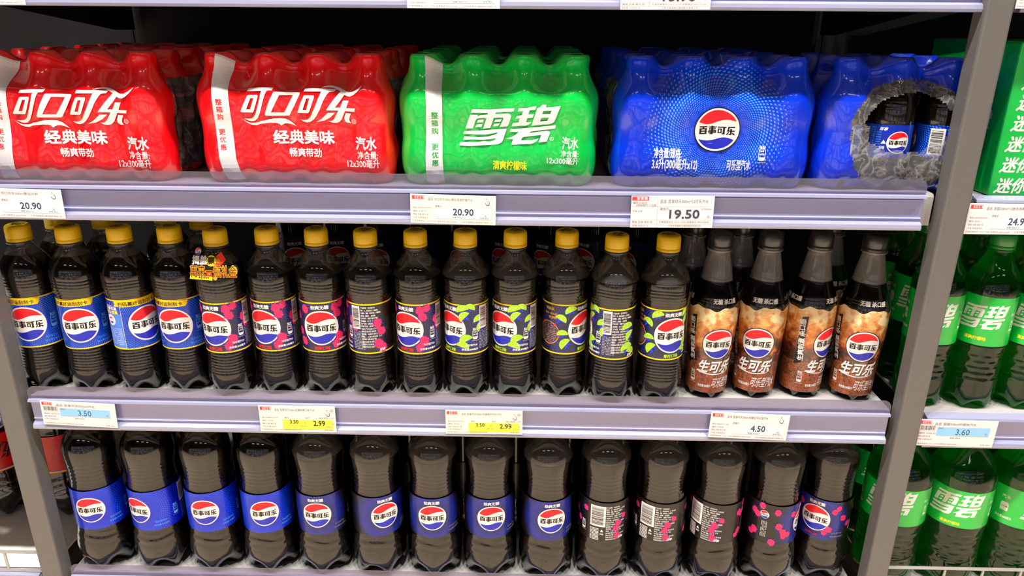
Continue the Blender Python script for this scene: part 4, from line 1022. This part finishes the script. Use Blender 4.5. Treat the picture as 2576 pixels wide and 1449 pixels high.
for (px_, Y, kind, al, lv), lab, (x, Y) in zip(mid, LAB, ROW):
    XM.append((x, Y)); rz = phi_view(x, Y)+radians(al)
    key = (kind, lv)
    lab = 'yellow-capped ' + lab
    if kind not in protos:
        t = blue500(lab, GB, lv) if kind == 'blue' else fruit500(lab, GB, lv, kind)
        protos[kind] = (t, {lv: [c for c in t.children if c.name.startswith('drink')][0].data})
        t.location = (x, Y, Z3); t.rotation_euler = (0, 0, rz)
    else:
        src, lvls = protos[kind]; t = dup(src, (x, Y, Z3), rz, lab)
        if lv not in lvls:
            tmp = thing('tmp', 'x', 'x'); d = body_parts(tmp, P500, .032, .0322, RIB500, lv, M['shell'], M['cola'], M['foam'], FINE500); lvls[lv] = d.data
            for c in list(tmp.children): bpy.data.objects.remove(c)
            bpy.data.objects.remove(tmp)
        [c for c in t.children if c.name.startswith('drink')][0].data = lvls[lv]
TL = ['amber-sleeved cola bottle with black cap, next to the last lime bottle', 'amber-sleeved cola bottle with black cap, its emblem facing straight out', 'amber-sleeved cola bottle with black cap, emblem turned towards the right post and half hidden', 'amber-sleeved cola bottle with black cap, nearest the right post']
GT = 'amber-sleeved cola bottles on the middle shelf'
tp = None; XT = []
for (px_, Y, al), lab, (x, Y) in zip(tallspec, TL, ROW[14:]):
    rz = phi_view(x, Y)+radians(al); XT.append((x, Y))
    if tp is None: tp = tall500(lab, GT); tp.location = (x, Y, Z3); tp.rotation_euler = (0, 0, rz)
    else: dup(tp, (x, Y, Z3), rz, lab)
for (x, y), al, lab in zip(((.334, .135), (.402, .137), (.535, .150)), (40, 60, 10), ('behind the first front one', 'behind the second front one', 'behind the gap before the last front one')):
    dup(tp, (x, y, Z3), radians(al), 'amber-sleeved cola bottle with black cap, ' + lab)
for x, y, lb2 in ((-.5800, .129, 'between the first and second front caps'), (-.5130, .131, 'between the second and third front caps'), (-.4400, .165, 'just left of the fourth front cap'), (-.3740, .135, 'between the fourth cap and the tagged bottle')):
    dup(protos['blue'][0], (x, y, Z3), .3, 'yellow-capped cola bottle in row two, its cap '+lb2, GB+', second row')
# dark stock at the back of the middle shelf
zb = thing('cola_bottle', 'dark cola bottle with black cap at the back of the middle shelf', 'bottle', group='dark bottles at the back of the middle shelf')
body_parts(zb, P500, .032, .0322, None, .19, M['shell'], M['cola'], M['foam']); cap_part(zb, .2142, .0218, .0158, M['blackcap'], printed=False, seg=48)
lbz = label_band(zb, LR, LZ0, LZ1, M['blacklabel']); A = Art(); globe(A, 0, -.0008, .0229, 2); A.text('劲爽无糖', 0, .0285, 'white', w=.0245, h=.0058, L=2, bold=.05); A.build('emblem', on_cyl(LR, LZC), lbz, deg(8))
zb.location = (-.315, .36, Z3); zb.rotation_euler = (0, 0, .3)
ORD = 'first second third fourth fifth sixth seventh eighth ninth tenth eleventh twelfth thirteenth'.split()
zb['label'] = 'dark black-capped cola bottle at the back of the middle shelf, first from the left'
for k in range(1, 9): dup(zb, (-.315+.0755*k, .36+.01*(k % 2), Z3), .3-.15*k, 'dark black-capped cola bottle at the back of the middle shelf, %s from the left' % ORD[k])

# hanging promotion tag on the fifth bottle ----------------------------
x5, y5 = XM[4]
tg = thing('promotion_tag', 'dark die-cut promotion tag hanging on the neck of a raspberry cola bottle', 'tag', (x5, y5, Z3))
Yt = y5-.0365
def tp2(x, y): p = at(470+x/13.17, 610+y/13.17, Yt); return (p.x-x5, p.z-Z3)
A = Art(); OUT = [(100, 1210), (100, 760), (130, 480), (160, 470), (150, 330), (200, 245), (270, 225), (340, 260), (370, 340), (350, 470), (600, 500), (700, 470), (900, 520), (1030, 350), (1270, 600), (1130, 790), (1400, 830), (1480, 780), (1600, 760), (1700, 880), (1670, 1130), (1620, 1180), (1030, 1150), (1020, 1260), (880, 1270)]
P_ = [tp2(*q) for q in OUT]
lean = lambda u, v, e: (u, Yt-y5-e+.35*max(0, v-.190)+.10*(v-.185), v)
n_ = len(P_); tri = geometry.tessellate_polygon([[Vector((x, z, 0)) for x, z in P_]])
vs = [lean(x, z, 0) for x, z in P_]+[lean(x, z, -.0007) for x, z in P_]
mk('card', vs, [tuple(t_) for t_ in tri]+[tuple(i+n_ for i in reversed(t_)) for t_ in tri]+[(k, n_+k, n_+(k+1) % n_, (k+1) % n_) for k in range(n_)], M['tagcard'], tg)
def tw(t_, x0, y0, x1, y1, m, L=1, bold=.04):
    a_ = tp2(x0, y1); b_ = tp2(x1, y0); A.text(t_, (a_[0]+b_[0])/2, (a_[1]+b_[1])/2, m, w=b_[0]-a_[0], h=b_[1]-a_[1], L=L, bold=bold)
c = tp2(265, 362); globe(A, c[0], c[1], .0039, 1, '百事可乐')
tw('揭盖', 145, 500, 585, 745, 'white', 2, .05); c = tp2(755, 648); A.disc(c[0], c[1], .0066, 'brightyellow', 2); tw('赢', 640, 530, 860, 745, 'brown', 3, .04)
A.poly([tp2(*q) for q in ((1030, 380), (1245, 620), (1030, 830), (850, 830), (920, 600), (890, 520))], 'vermilion', 1); c = tp2(985, 650); A.disc(c[0], c[1], .0024, 'gold', 2, 20)
c = tp2(1560, 950); A.disc(c[0], c[1], .0044, 'gold', 1, 24, ry=.0056); A.poly([tp2(*q) for q in ((620, 980), (800, 980), (860, 1110), (670, 1115))], 'vermilion', 1); c = tp2(745, 1045); A.disc(c[0], c[1], .0013, 'gold', 2, 16)
tw('再来一瓶礼金', 135, 790, 1620, 1140, 'orange', 2, .06); tw('再来一瓶礼金', 135, 790, 1620, 1140, 'brown', 3, 0)
A.poly([tp2(*q) for q in ((118, 1085), (860, 1130), (855, 1255), (110, 1190))], 'brightyellow', 2); tw('49,999', 400, 1130, 735, 1210, 'brown', 3, .05); tw('最高可得', 160, 1130, 380, 1170, 'gold', 3, .0); tw('元', 755, 1175, 800, 1215, 'brown', 3, 0); c = tp2(945, 1185); A.disc(c[0], c[1], .0026, 'gold', 2, 20)
A.build('tag_print', lean, tg, None, .003)
bm_ = join(*[tube((.0160*cos(2*pi*k/24), .0160*sin(2*pi*k/24), .2098), (.0160*cos(2*pi*(k+1)/24), .0160*sin(2*pi*(k+1)/24), .2098), .0008, 6) for k in range(24)])
mk('neck_loop', *bm_, M['tagcard'], tg)
mk('strap', *tube((0, -.0172, .2105), lean(.006, .2035, -.0004), .0008, 6), M['tagcard'], tg)

# ------------------------------------------------------------------ bottom shelf
Z4 = S4+.0004
bigspec = [(260, 'blue', -27, .0570), (401, 'blue', -51, .057), (540, 'blue', -23, .057), (677, 'blue', -11, .057), (814, 'zero', -16, .056), (951.6, 'zero', 16, .055), (1093, 'zero', -6, .055), (1232, 'zero', 4, .056),
           (1375, 'zero', 13, .053), (1520.6, 'berry', -11-128, .051), (1659, 'berry', -26-128, .051), (1798, 'berry', -45-128, .050), (1943.5, 'berry', 90, .050), (2066, 'berry', -15, .066)]
BL = ['large cola bottle with blue label, next to the left post', 'large cola bottle with blue label, its emblem half turned away', 'large cola bottle with blue label, third from the left post', 'large cola bottle with blue label, beside the dark zero-sugar labels',
 'large zero-sugar cola bottle beside the last blue label', 'large zero-sugar cola bottle with emblem turned away from the blue labels, second of five', 'large zero-sugar cola bottle, middle one of the five dark blue ring labels', 'large zero-sugar cola bottle, fourth of the five dark blue ring labels', 'large zero-sugar cola bottle beside the first back-turned raspberry bottle',
 'large raspberry cola bottle with back label, barcode nearly centred', 'large raspberry cola bottle with back label, middle of the three showing barcodes', 'large raspberry cola bottle with back label, barcode at the edge beside the fruit', 'large raspberry cola bottle with a small emblem panel on its side', 'large raspberry cola bottle with emblem in front, next to the right post']
bpz = {}
BROW = relax([[at(q[0], 1288, max(q[3], .0535)).x, max(q[3], .0535)] for q in bigspec], [.0836]*14, .0535)
for (px_, kind, al, Y), lab, (x, Y) in zip(bigspec, BL, BROW):
    rz = phi_view(x, Y)+radians(al)
    if kind not in bpz:
        t = big_bottle(lab, GL, kind, {'blue': .228, 'zero': .203, 'berry': .205}[kind]); bpz[kind] = t
        t.location = (x, Y, Z4); t.rotation_euler = (0, 0, rz)
    else: dup(bpz[kind], (x, Y, Z4), rz, lab)
for k in range(13): dup(bpz['zero'], (-.51+.0845*k, .152, Z4), .5*k, 'dark cola bottle in the bottom shelf second row, %s from the left post' % ORD[k], GL+', second row')

# ------------------------------------------------------------------ neighbouring bays
rb1 = red_bottle('large red-label cola bottle half hidden behind the left post', 'red-label cola bottles left of the post')
rb1.location = (-.690, .185, Z4); rb1.rotation_euler = (0, 0, radians(-56))
dup(rb1, (-.800, .180, Z4), radians(30), 'large red-label cola bottle at the photo edge, left of the left post')
dup(rb1, (-.745, .300, Z4), radians(10), 'large red-label cola bottle behind the other two, left of the left post')
GS = 'green lemon soda bottles beyond the right post'
x0 = at(2475, 810, .06).x; x1 = x0+.0676
sb = soda_bottle('green lemon soda bottle in full view beyond the right post, middle shelf', GS, PSODA)
Z3r, Z4r = Z3-.004, Z4
sb.location = (x0, .062, Z3r); sb.rotation_euler = (0, 0, phi_view(x0, .06)+radians(-2))
for x, y, al, lab in ((x1, .062, 6, 'green lemon soda bottle cut by the photo edge, middle shelf'), (x0-.0676, .066, 2, 'green lemon soda bottle half hidden by the right post, middle shelf'),
                      (x0-.057, .136, 10, 'green lemon soda bottle behind the right post, second row, middle shelf'), (x0+.012, .136, -40, 'green lemon soda bottle of the second row above the full-view one, middle shelf'), (x0+.082, .136, 30, 'green lemon soda bottle of the second row at the photo edge, middle shelf'),
                      (x0-.057, .206, 70, 'green lemon soda bottle of the third row seen through the gap at the right post'), (x0+.012, .206, 0, 'green lemon soda bottle of the third row behind the full-view one, middle shelf')):
    dup(sb, (x, y, Z3r), phi_view(x, y)+radians(al), lab)
bx0, bx1 = at(2403, 1270, .062).x, at(2550, 1270, .062).x
lb_ = soda_bottle('large green lemon soda bottle in full view beyond the right post, bottom shelf', 'large green lemon soda bottles beyond the right post', PSODABIG, True)
lb_.location = (bx0, .064, Z4r); lb_.rotation_euler = (0, 0, phi_view(bx0, .06)+radians(4))
for x, y, al, lab in ((bx1+.004, .064, 58, 'large green lemon soda bottle turned to its side text, bottom shelf'), (bx0-.0905, .066, -6, 'large green lemon soda bottle half hidden by the right post, bottom shelf'),
                      (bx0-.082, .160, 30, 'large green soda bottle seen through the gap at the right post'), (bx0+.012, .160, 0, 'large green lemon soda bottle of the second row behind the full-view one'), (bx0+.106, .160, 0, 'large green lemon soda bottle of the second row at the photo edge')):
    dup(lb_, (x, y, Z4r), phi_view(x, y)+radians(al), lab)
# green carton ----------------------------------------------------------
cx0 = at(2484, 490, .030).x
ct = thing('drinks_carton', 'green carton printed with rows of white slanted words, right photo edge', 'box', (cx0, .030, S2-.004))
mk('carton_box', *box(0, .30, 0, .20, .0005, .182, .0025), M['carton'], ct)
A = Art()
for k in range(6):
    p = at(2550-9.5*k if k else 2570, 208+52.5*k, .03); A.text('迷你 迷你 迷你 迷你', at(2576-14.3*k, 215+52*k, .03).x-cx0, at(2560, 206+52.3*k, .03).z-S2+.004, 'white', h=.0185, w=.168, L=1, bold=.04, shear=.22, align='l')
A.build('front_lettering', lambda u, v, e: (u, -e-.0001, v), ct)
A = Art(); A.text('雪碧迷你', .075, .090, 'white', w=.10, h=.024, L=1, bold=.05, rot=-pi/2*0)
A.build('side_lettering', lambda u, v, e: (-e-.0001, .005+u*.9, v), ct)

# ------------------------------------------------------------------ price tags
def hand(A, x, y, s, m='inktext'):
    P = [(-.2, 1), (0, 1), (.05, .35), (.45, .25), (.6, -.1), (.5, -.8), (-.15, -.85), (-.6, -.2), (-.45, -.1), (-.15, -.3)]
    Q = [(x+.82*s*px_, y+.82*s*(py_)) for px_, py_ in P]; cxm = sum(q[0] for q in Q)/len(Q); cym = sum(q[1] for q in Q)/len(Q)
    A.poly([(x+s*px_, y+s*py_) for px_, py_ in P], m, 1); A.poly([(cxm+(q[0]-cxm)*.95, cym+(q[1]-cym)*.95) for q in Q], 'ticketpaper', 2)
GP = 'paper price tags in the shelf rails'
def ticket(label, corners, style, title, price, code='6954767432525', num='254514', spec='300ml*12', unit='包', old=None, Y=.0045):
    tl, tr, br, bl = [at(*c, Y) for c in corners]
    cx = (tl.x+tr.x+br.x+bl.x)/4; cz = (tl.z+tr.z+br.z+bl.z)/4
    w_ = ((tr-tl).length+(br-bl).length)/2; h_ = ((tl-bl).length+(tr-br).length)/2; rot = atan2((tr.z-tl.z+br.z-bl.z)/2, (tr.x-tl.x+br.x-bl.x)/2)
    rot = max(-.05, min(.05, rot))
    t = thing('price_tag', label, 'price tag', (cx, Y, cz), GP); t.rotation_euler = (0, -rot, 0)
    mk('card', *box(-w_/2, w_/2, 0, .0005, -h_/2, h_/2), M['ticketcream' if style in ('yellow', 'cream') else 'ticketpaper'], t)
    A = Art(); X = lambda f: -w_/2+f*w_; Zz = lambda f: h_/2-f*h_
    if style == 'table':
        for f in (.33, .76, .88): A.rect(X(.01), Zz(f)-.0002, X(.99), Zz(f), 'greytext', 1)
        A.rect(X(.32), Zz(.98), X(.32)+.0002, Zz(.03), 'greytext', 1)
        A.text(title, X(.35), Zz(.17), 'greytext', w=w_*.58, h=h_*.12, L=1, align='l'); A.text('京客隆', X(.13), Zz(.08), 'white', w=w_*.13, h=h_*.09, L=2, bold=.03); A.rect(X(.01), Zz(.14), X(.21), Zz(.02), 'logored', 1)
        A.text('编码 254550', X(.02), Zz(.21), 'greytext', w=w_*.17, h=h_*.08, L=1, align='l'); A.text(code, X(.06), Zz(.29), 'greytext', w=w_*.24, h=h_*.07, L=1, align='l')
        A.text('零售价', X(.35), Zz(.41), 'greytext', w=w_*.11, h=h_*.09, L=1, align='l'); A.text('店号0024', X(.97), Zz(.41), 'greytext', w=w_*.12, h=h_*.06, L=1, align='r'); A.text('产地 北京', X(.02), Zz(.48), 'greytext', w=w_*.12, h=h_*.07, L=1, align='l')
        A.text(price, X(.65), Zz(.57), 'inktext', w=w_*.36, h=h_*.27, L=2, bold=.05); A.text('元', X(.94), Zz(.66), 'greytext', h=h_*.08, L=1)
        A.text('等级 合格 单位 '+unit, X(.02), Zz(.82), 'greytext', w=w_*.25, h=h_*.07, L=1, align='l'); A.text('价格举报电话 12315 12345 监督电话 4000105508', X(.35), Zz(.82), 'greytext', w=w_*.60, h=h_*.06, L=1, align='l')
        A.text('规格 '+spec, X(.02), Zz(.935), 'greytext', w=w_*.20, h=h_*.06, L=1, align='l'); A.text('北京京客隆商业集团股份有限公司', X(.66), Zz(.94), 'greytext', w=w_*.40, h=h_*.06, L=1)
    else:
        A.rect(X(.02), Zz(.17), X(.16), Zz(.05), 'logored', 1); A.rect(X(.052), Zz(.155), X(.156), Zz(.065), 'white', 2); A.text('京客隆', X(.104), Zz(.11), 'logored', w=w_*.09, h=h_*.075, L=3, bold=.04)
        A.text(title, X(.21), Zz(.16), 'greytext', w=w_*.52, h=h_*.10, L=1, align='l')
        if style == 'blue':
            A.rect(X(.25), Zz(.60), X(.92), Zz(.28), 'ticketblue', 1); A.barcode(X(.02), Zz(.42), X(.24), Zz(.22), 1, False, 21, 'ticketpaper'); A.text('零售价', X(.26), Zz(.32), 'greytext', w=w_*.07, h=h_*.06, L=2, align='l')
            A.text(price, X(.58), Zz(.45), 'inktext', w=w_*.175, h=h_*.22, L=2); A.text('元', X(.88), Zz(.52), 'greytext', h=h_*.08, L=2); A.text('规格 '+spec, X(.50), Zz(.68), 'greytext', w=w_*.13, h=h_*.06, L=1)
        elif style == 'yellow':
            A.rect(X(.30), Zz(.90), X(.96), Zz(.53), 'ticketyellow', 1); A.text('原价', X(.36), Zz(.46), 'greytext', w=w_*.06, h=h_*.07, L=1); A.text('现价', X(.63), Zz(.46), 'greytext', w=w_*.06, h=h_*.07, L=1); A.text('降价原因 让利', X(.88), Zz(.46), 'greytext', w=w_*.19, h=h_*.07, L=1)
            A.text(old, X(.45), Zz(.61), 'black', w=w_*.11, h=h_*.14, L=2, bold=.03); A.text(price, X(.78), Zz(.66), 'black', w=w_*.15, h=h_*.19, L=2, bold=.035); A.text('元', X(.59), Zz(.66), 'greytext', h=h_*.07, L=2); A.text('元', X(.96), Zz(.68), 'greytext', h=h_*.07, L=2)
            A.text('规格 '+spec, X(.58), Zz(.77), 'greytext', w=w_*.10, h=h_*.05, L=2); A.text('店号 0024', X(.92), Zz(.80), 'greytext', w=w_*.09, h=h_*.05, L=2); hand(A, X(.90), Zz(.28), h_*.13)
            for k in range(2): A.ring(X(.945)+.002*k, Zz(.17), h_*.03, h_*.04, 'logored', 2, 16)
        else:
            A.rect(X(.29), Zz(.82), X(.95), Zz(.48), 'ticketpaleblue', 1); A.text('零售价', X(.33), Zz(.40), 'greytext', w=w_*.08, h=h_*.08, L=1)
            A.text(price, X(.62), Zz(.58), 'inktext', w=w_*(.24 if len(price) > 4 else .18), h=h_*.23, L=2, bold=.035); A.text('元', X(.88), Zz(.70), 'greytext', h=h_*.08, L=2); A.text('规格 '+spec, X(.57), Zz(.77), 'greytext', w=w_*.15, h=h_*.06, L=2); A.text('店号 0024', X(.87), Zz(.77), 'greytext', w=w_*.10, h=h_*.06, L=2); hand(A, X(.90), Zz(.22), h_*.13)
        y0 = .52 if style == 'blue' else .46
        for k, s_ in enumerate(('条码 '+code, '编码 '+num, '等级 合格 单位 '+unit, '产地 见商品标识')[1 if style == 'blue' else 0:]): A.text(s_, X(.03), Zz(y0+.115*k), 'greytext', h=h_*.06, L=1, align='l', w=w_*(.21 if k == 0 else .15 if k == 1 else .18))
        A.text('价格举报电话 12315 12345 监督电话 4000105508', X(.02), Zz(.92), 'greytext', w=w_*.52, h=h_*.055, L=1, align='l'); A.text('北京京客隆商业集团股份有限公司' if style not in ('blue', 'yellow') else '店号 0024', X(.96), Zz(.92), 'greytext', w=w_*(.36 if style not in ('blue', 'yellow') else .12), h=h_*.055, L=1, align='r')
    A.build('tag_print', lambda u, v, e: (u, -e-.0001, v), t)
    return t
ticket('price tag reading 20.90 under the leftmost red pack', ((-56, 473), (160, 479), (158, 549), (-60, 543)), 'plain', '品名 可口可乐300ml整包饮料', '20.90')
ticket('price tag reading 20.90 under the green pack', ((1033, 487), (1248, 494), (1246, 567), (1032, 560)), 'cream', '品名 可口可乐300ml整包雪碧柠檬汽水', '20.90')
ticket('ruled price tag reading 19.50 under the blue emblem pack', ((1588, 493), (1795, 493), (1795, 573), (1586, 572)), 'table', '品名 百事可乐300ml*12可乐汽水', '19.50', '6906907111228')
ticket('price tag reading 24.90 under the green carton', ((2436, 512), (2646, 514), (2644, 591), (2428, 588)), 'plain', '品名 雪碧200ml*12迷你清爽柠檬', '24.90', num='204511')
ticket('blue-field price tag reading 3.50 at the left end of the middle rail', ((106, 1008), (294, 1018), (291, 1076), (104, 1066)), 'blue', '品名 百事可乐500ml汽水', '3.50', spec='500ml', unit='瓶')
ticket('yellow price tag reading 2.99 under the raspberry bottles', ((653, 1020), (845, 1022), (844, 1088), (653, 1084)), 'yellow', '品名 百事可乐500ml无糖树莓口味汽水', '2.99', '6906907101014', '142585', '500ml', '瓶', '3.50')
ticket('yellow price tag reading 2.99 under the lime bottles', ((1121, 1031), (1315, 1034), (1314, 1093), (1121, 1091)), 'yellow', '品名 百事可乐500ml无糖青柠可乐汽水', '2.99', '6906907101021', '144741', '500ml', '瓶', '3.50')
ticket('tilted price tag reading 4.50 under the amber-sleeved bottles', ((1788, 1035), (1985, 1046), (1980, 1108), (1783, 1100)), 'plain', '品名 百事可乐500ml无糖生可乐型汽水', '4.50', '6906907121150', '147246', '500ml', '瓶')
ticket('price tag with blue field reading 3.60 under the green soda bottles', ((2310, 1054), (2505, 1061), (2503, 1125), (2302, 1120)), 'blue', '品名 雪碧500ml柠檬味汽水', '3.60', spec='500ml', unit='瓶')
ticket('price tag cut by the photo top above the green pack', ((1022, -52), (1258, -50), (1257, 22), (1024, 20)), 'plain', '品名 可口可乐300ml整包汽水', '20.90')
ticket('ruled price tag cut by the photo top above the blue packs', ((1562, -50), (1790, -50), (1789, 24), (1562, 24)), 'table', '品名 百事可乐330ml*6汽水', '13.90', spec='330ml*6', unit='组')
ticket('price tag corner in the photo corner above the leftmost red pack', ((-150, -60), (58, -58), (58, 11), (-150, 9)), 'plain', '品名 可口可乐330ml罐装', '13.90')
ticket('price tag corner in the photo corner above the green carton', ((2562, -50), (2770, -48), (2768, 22), (2560, 21)), 'plain', '品名 雪碧330ml罐装汽水', '12.90')
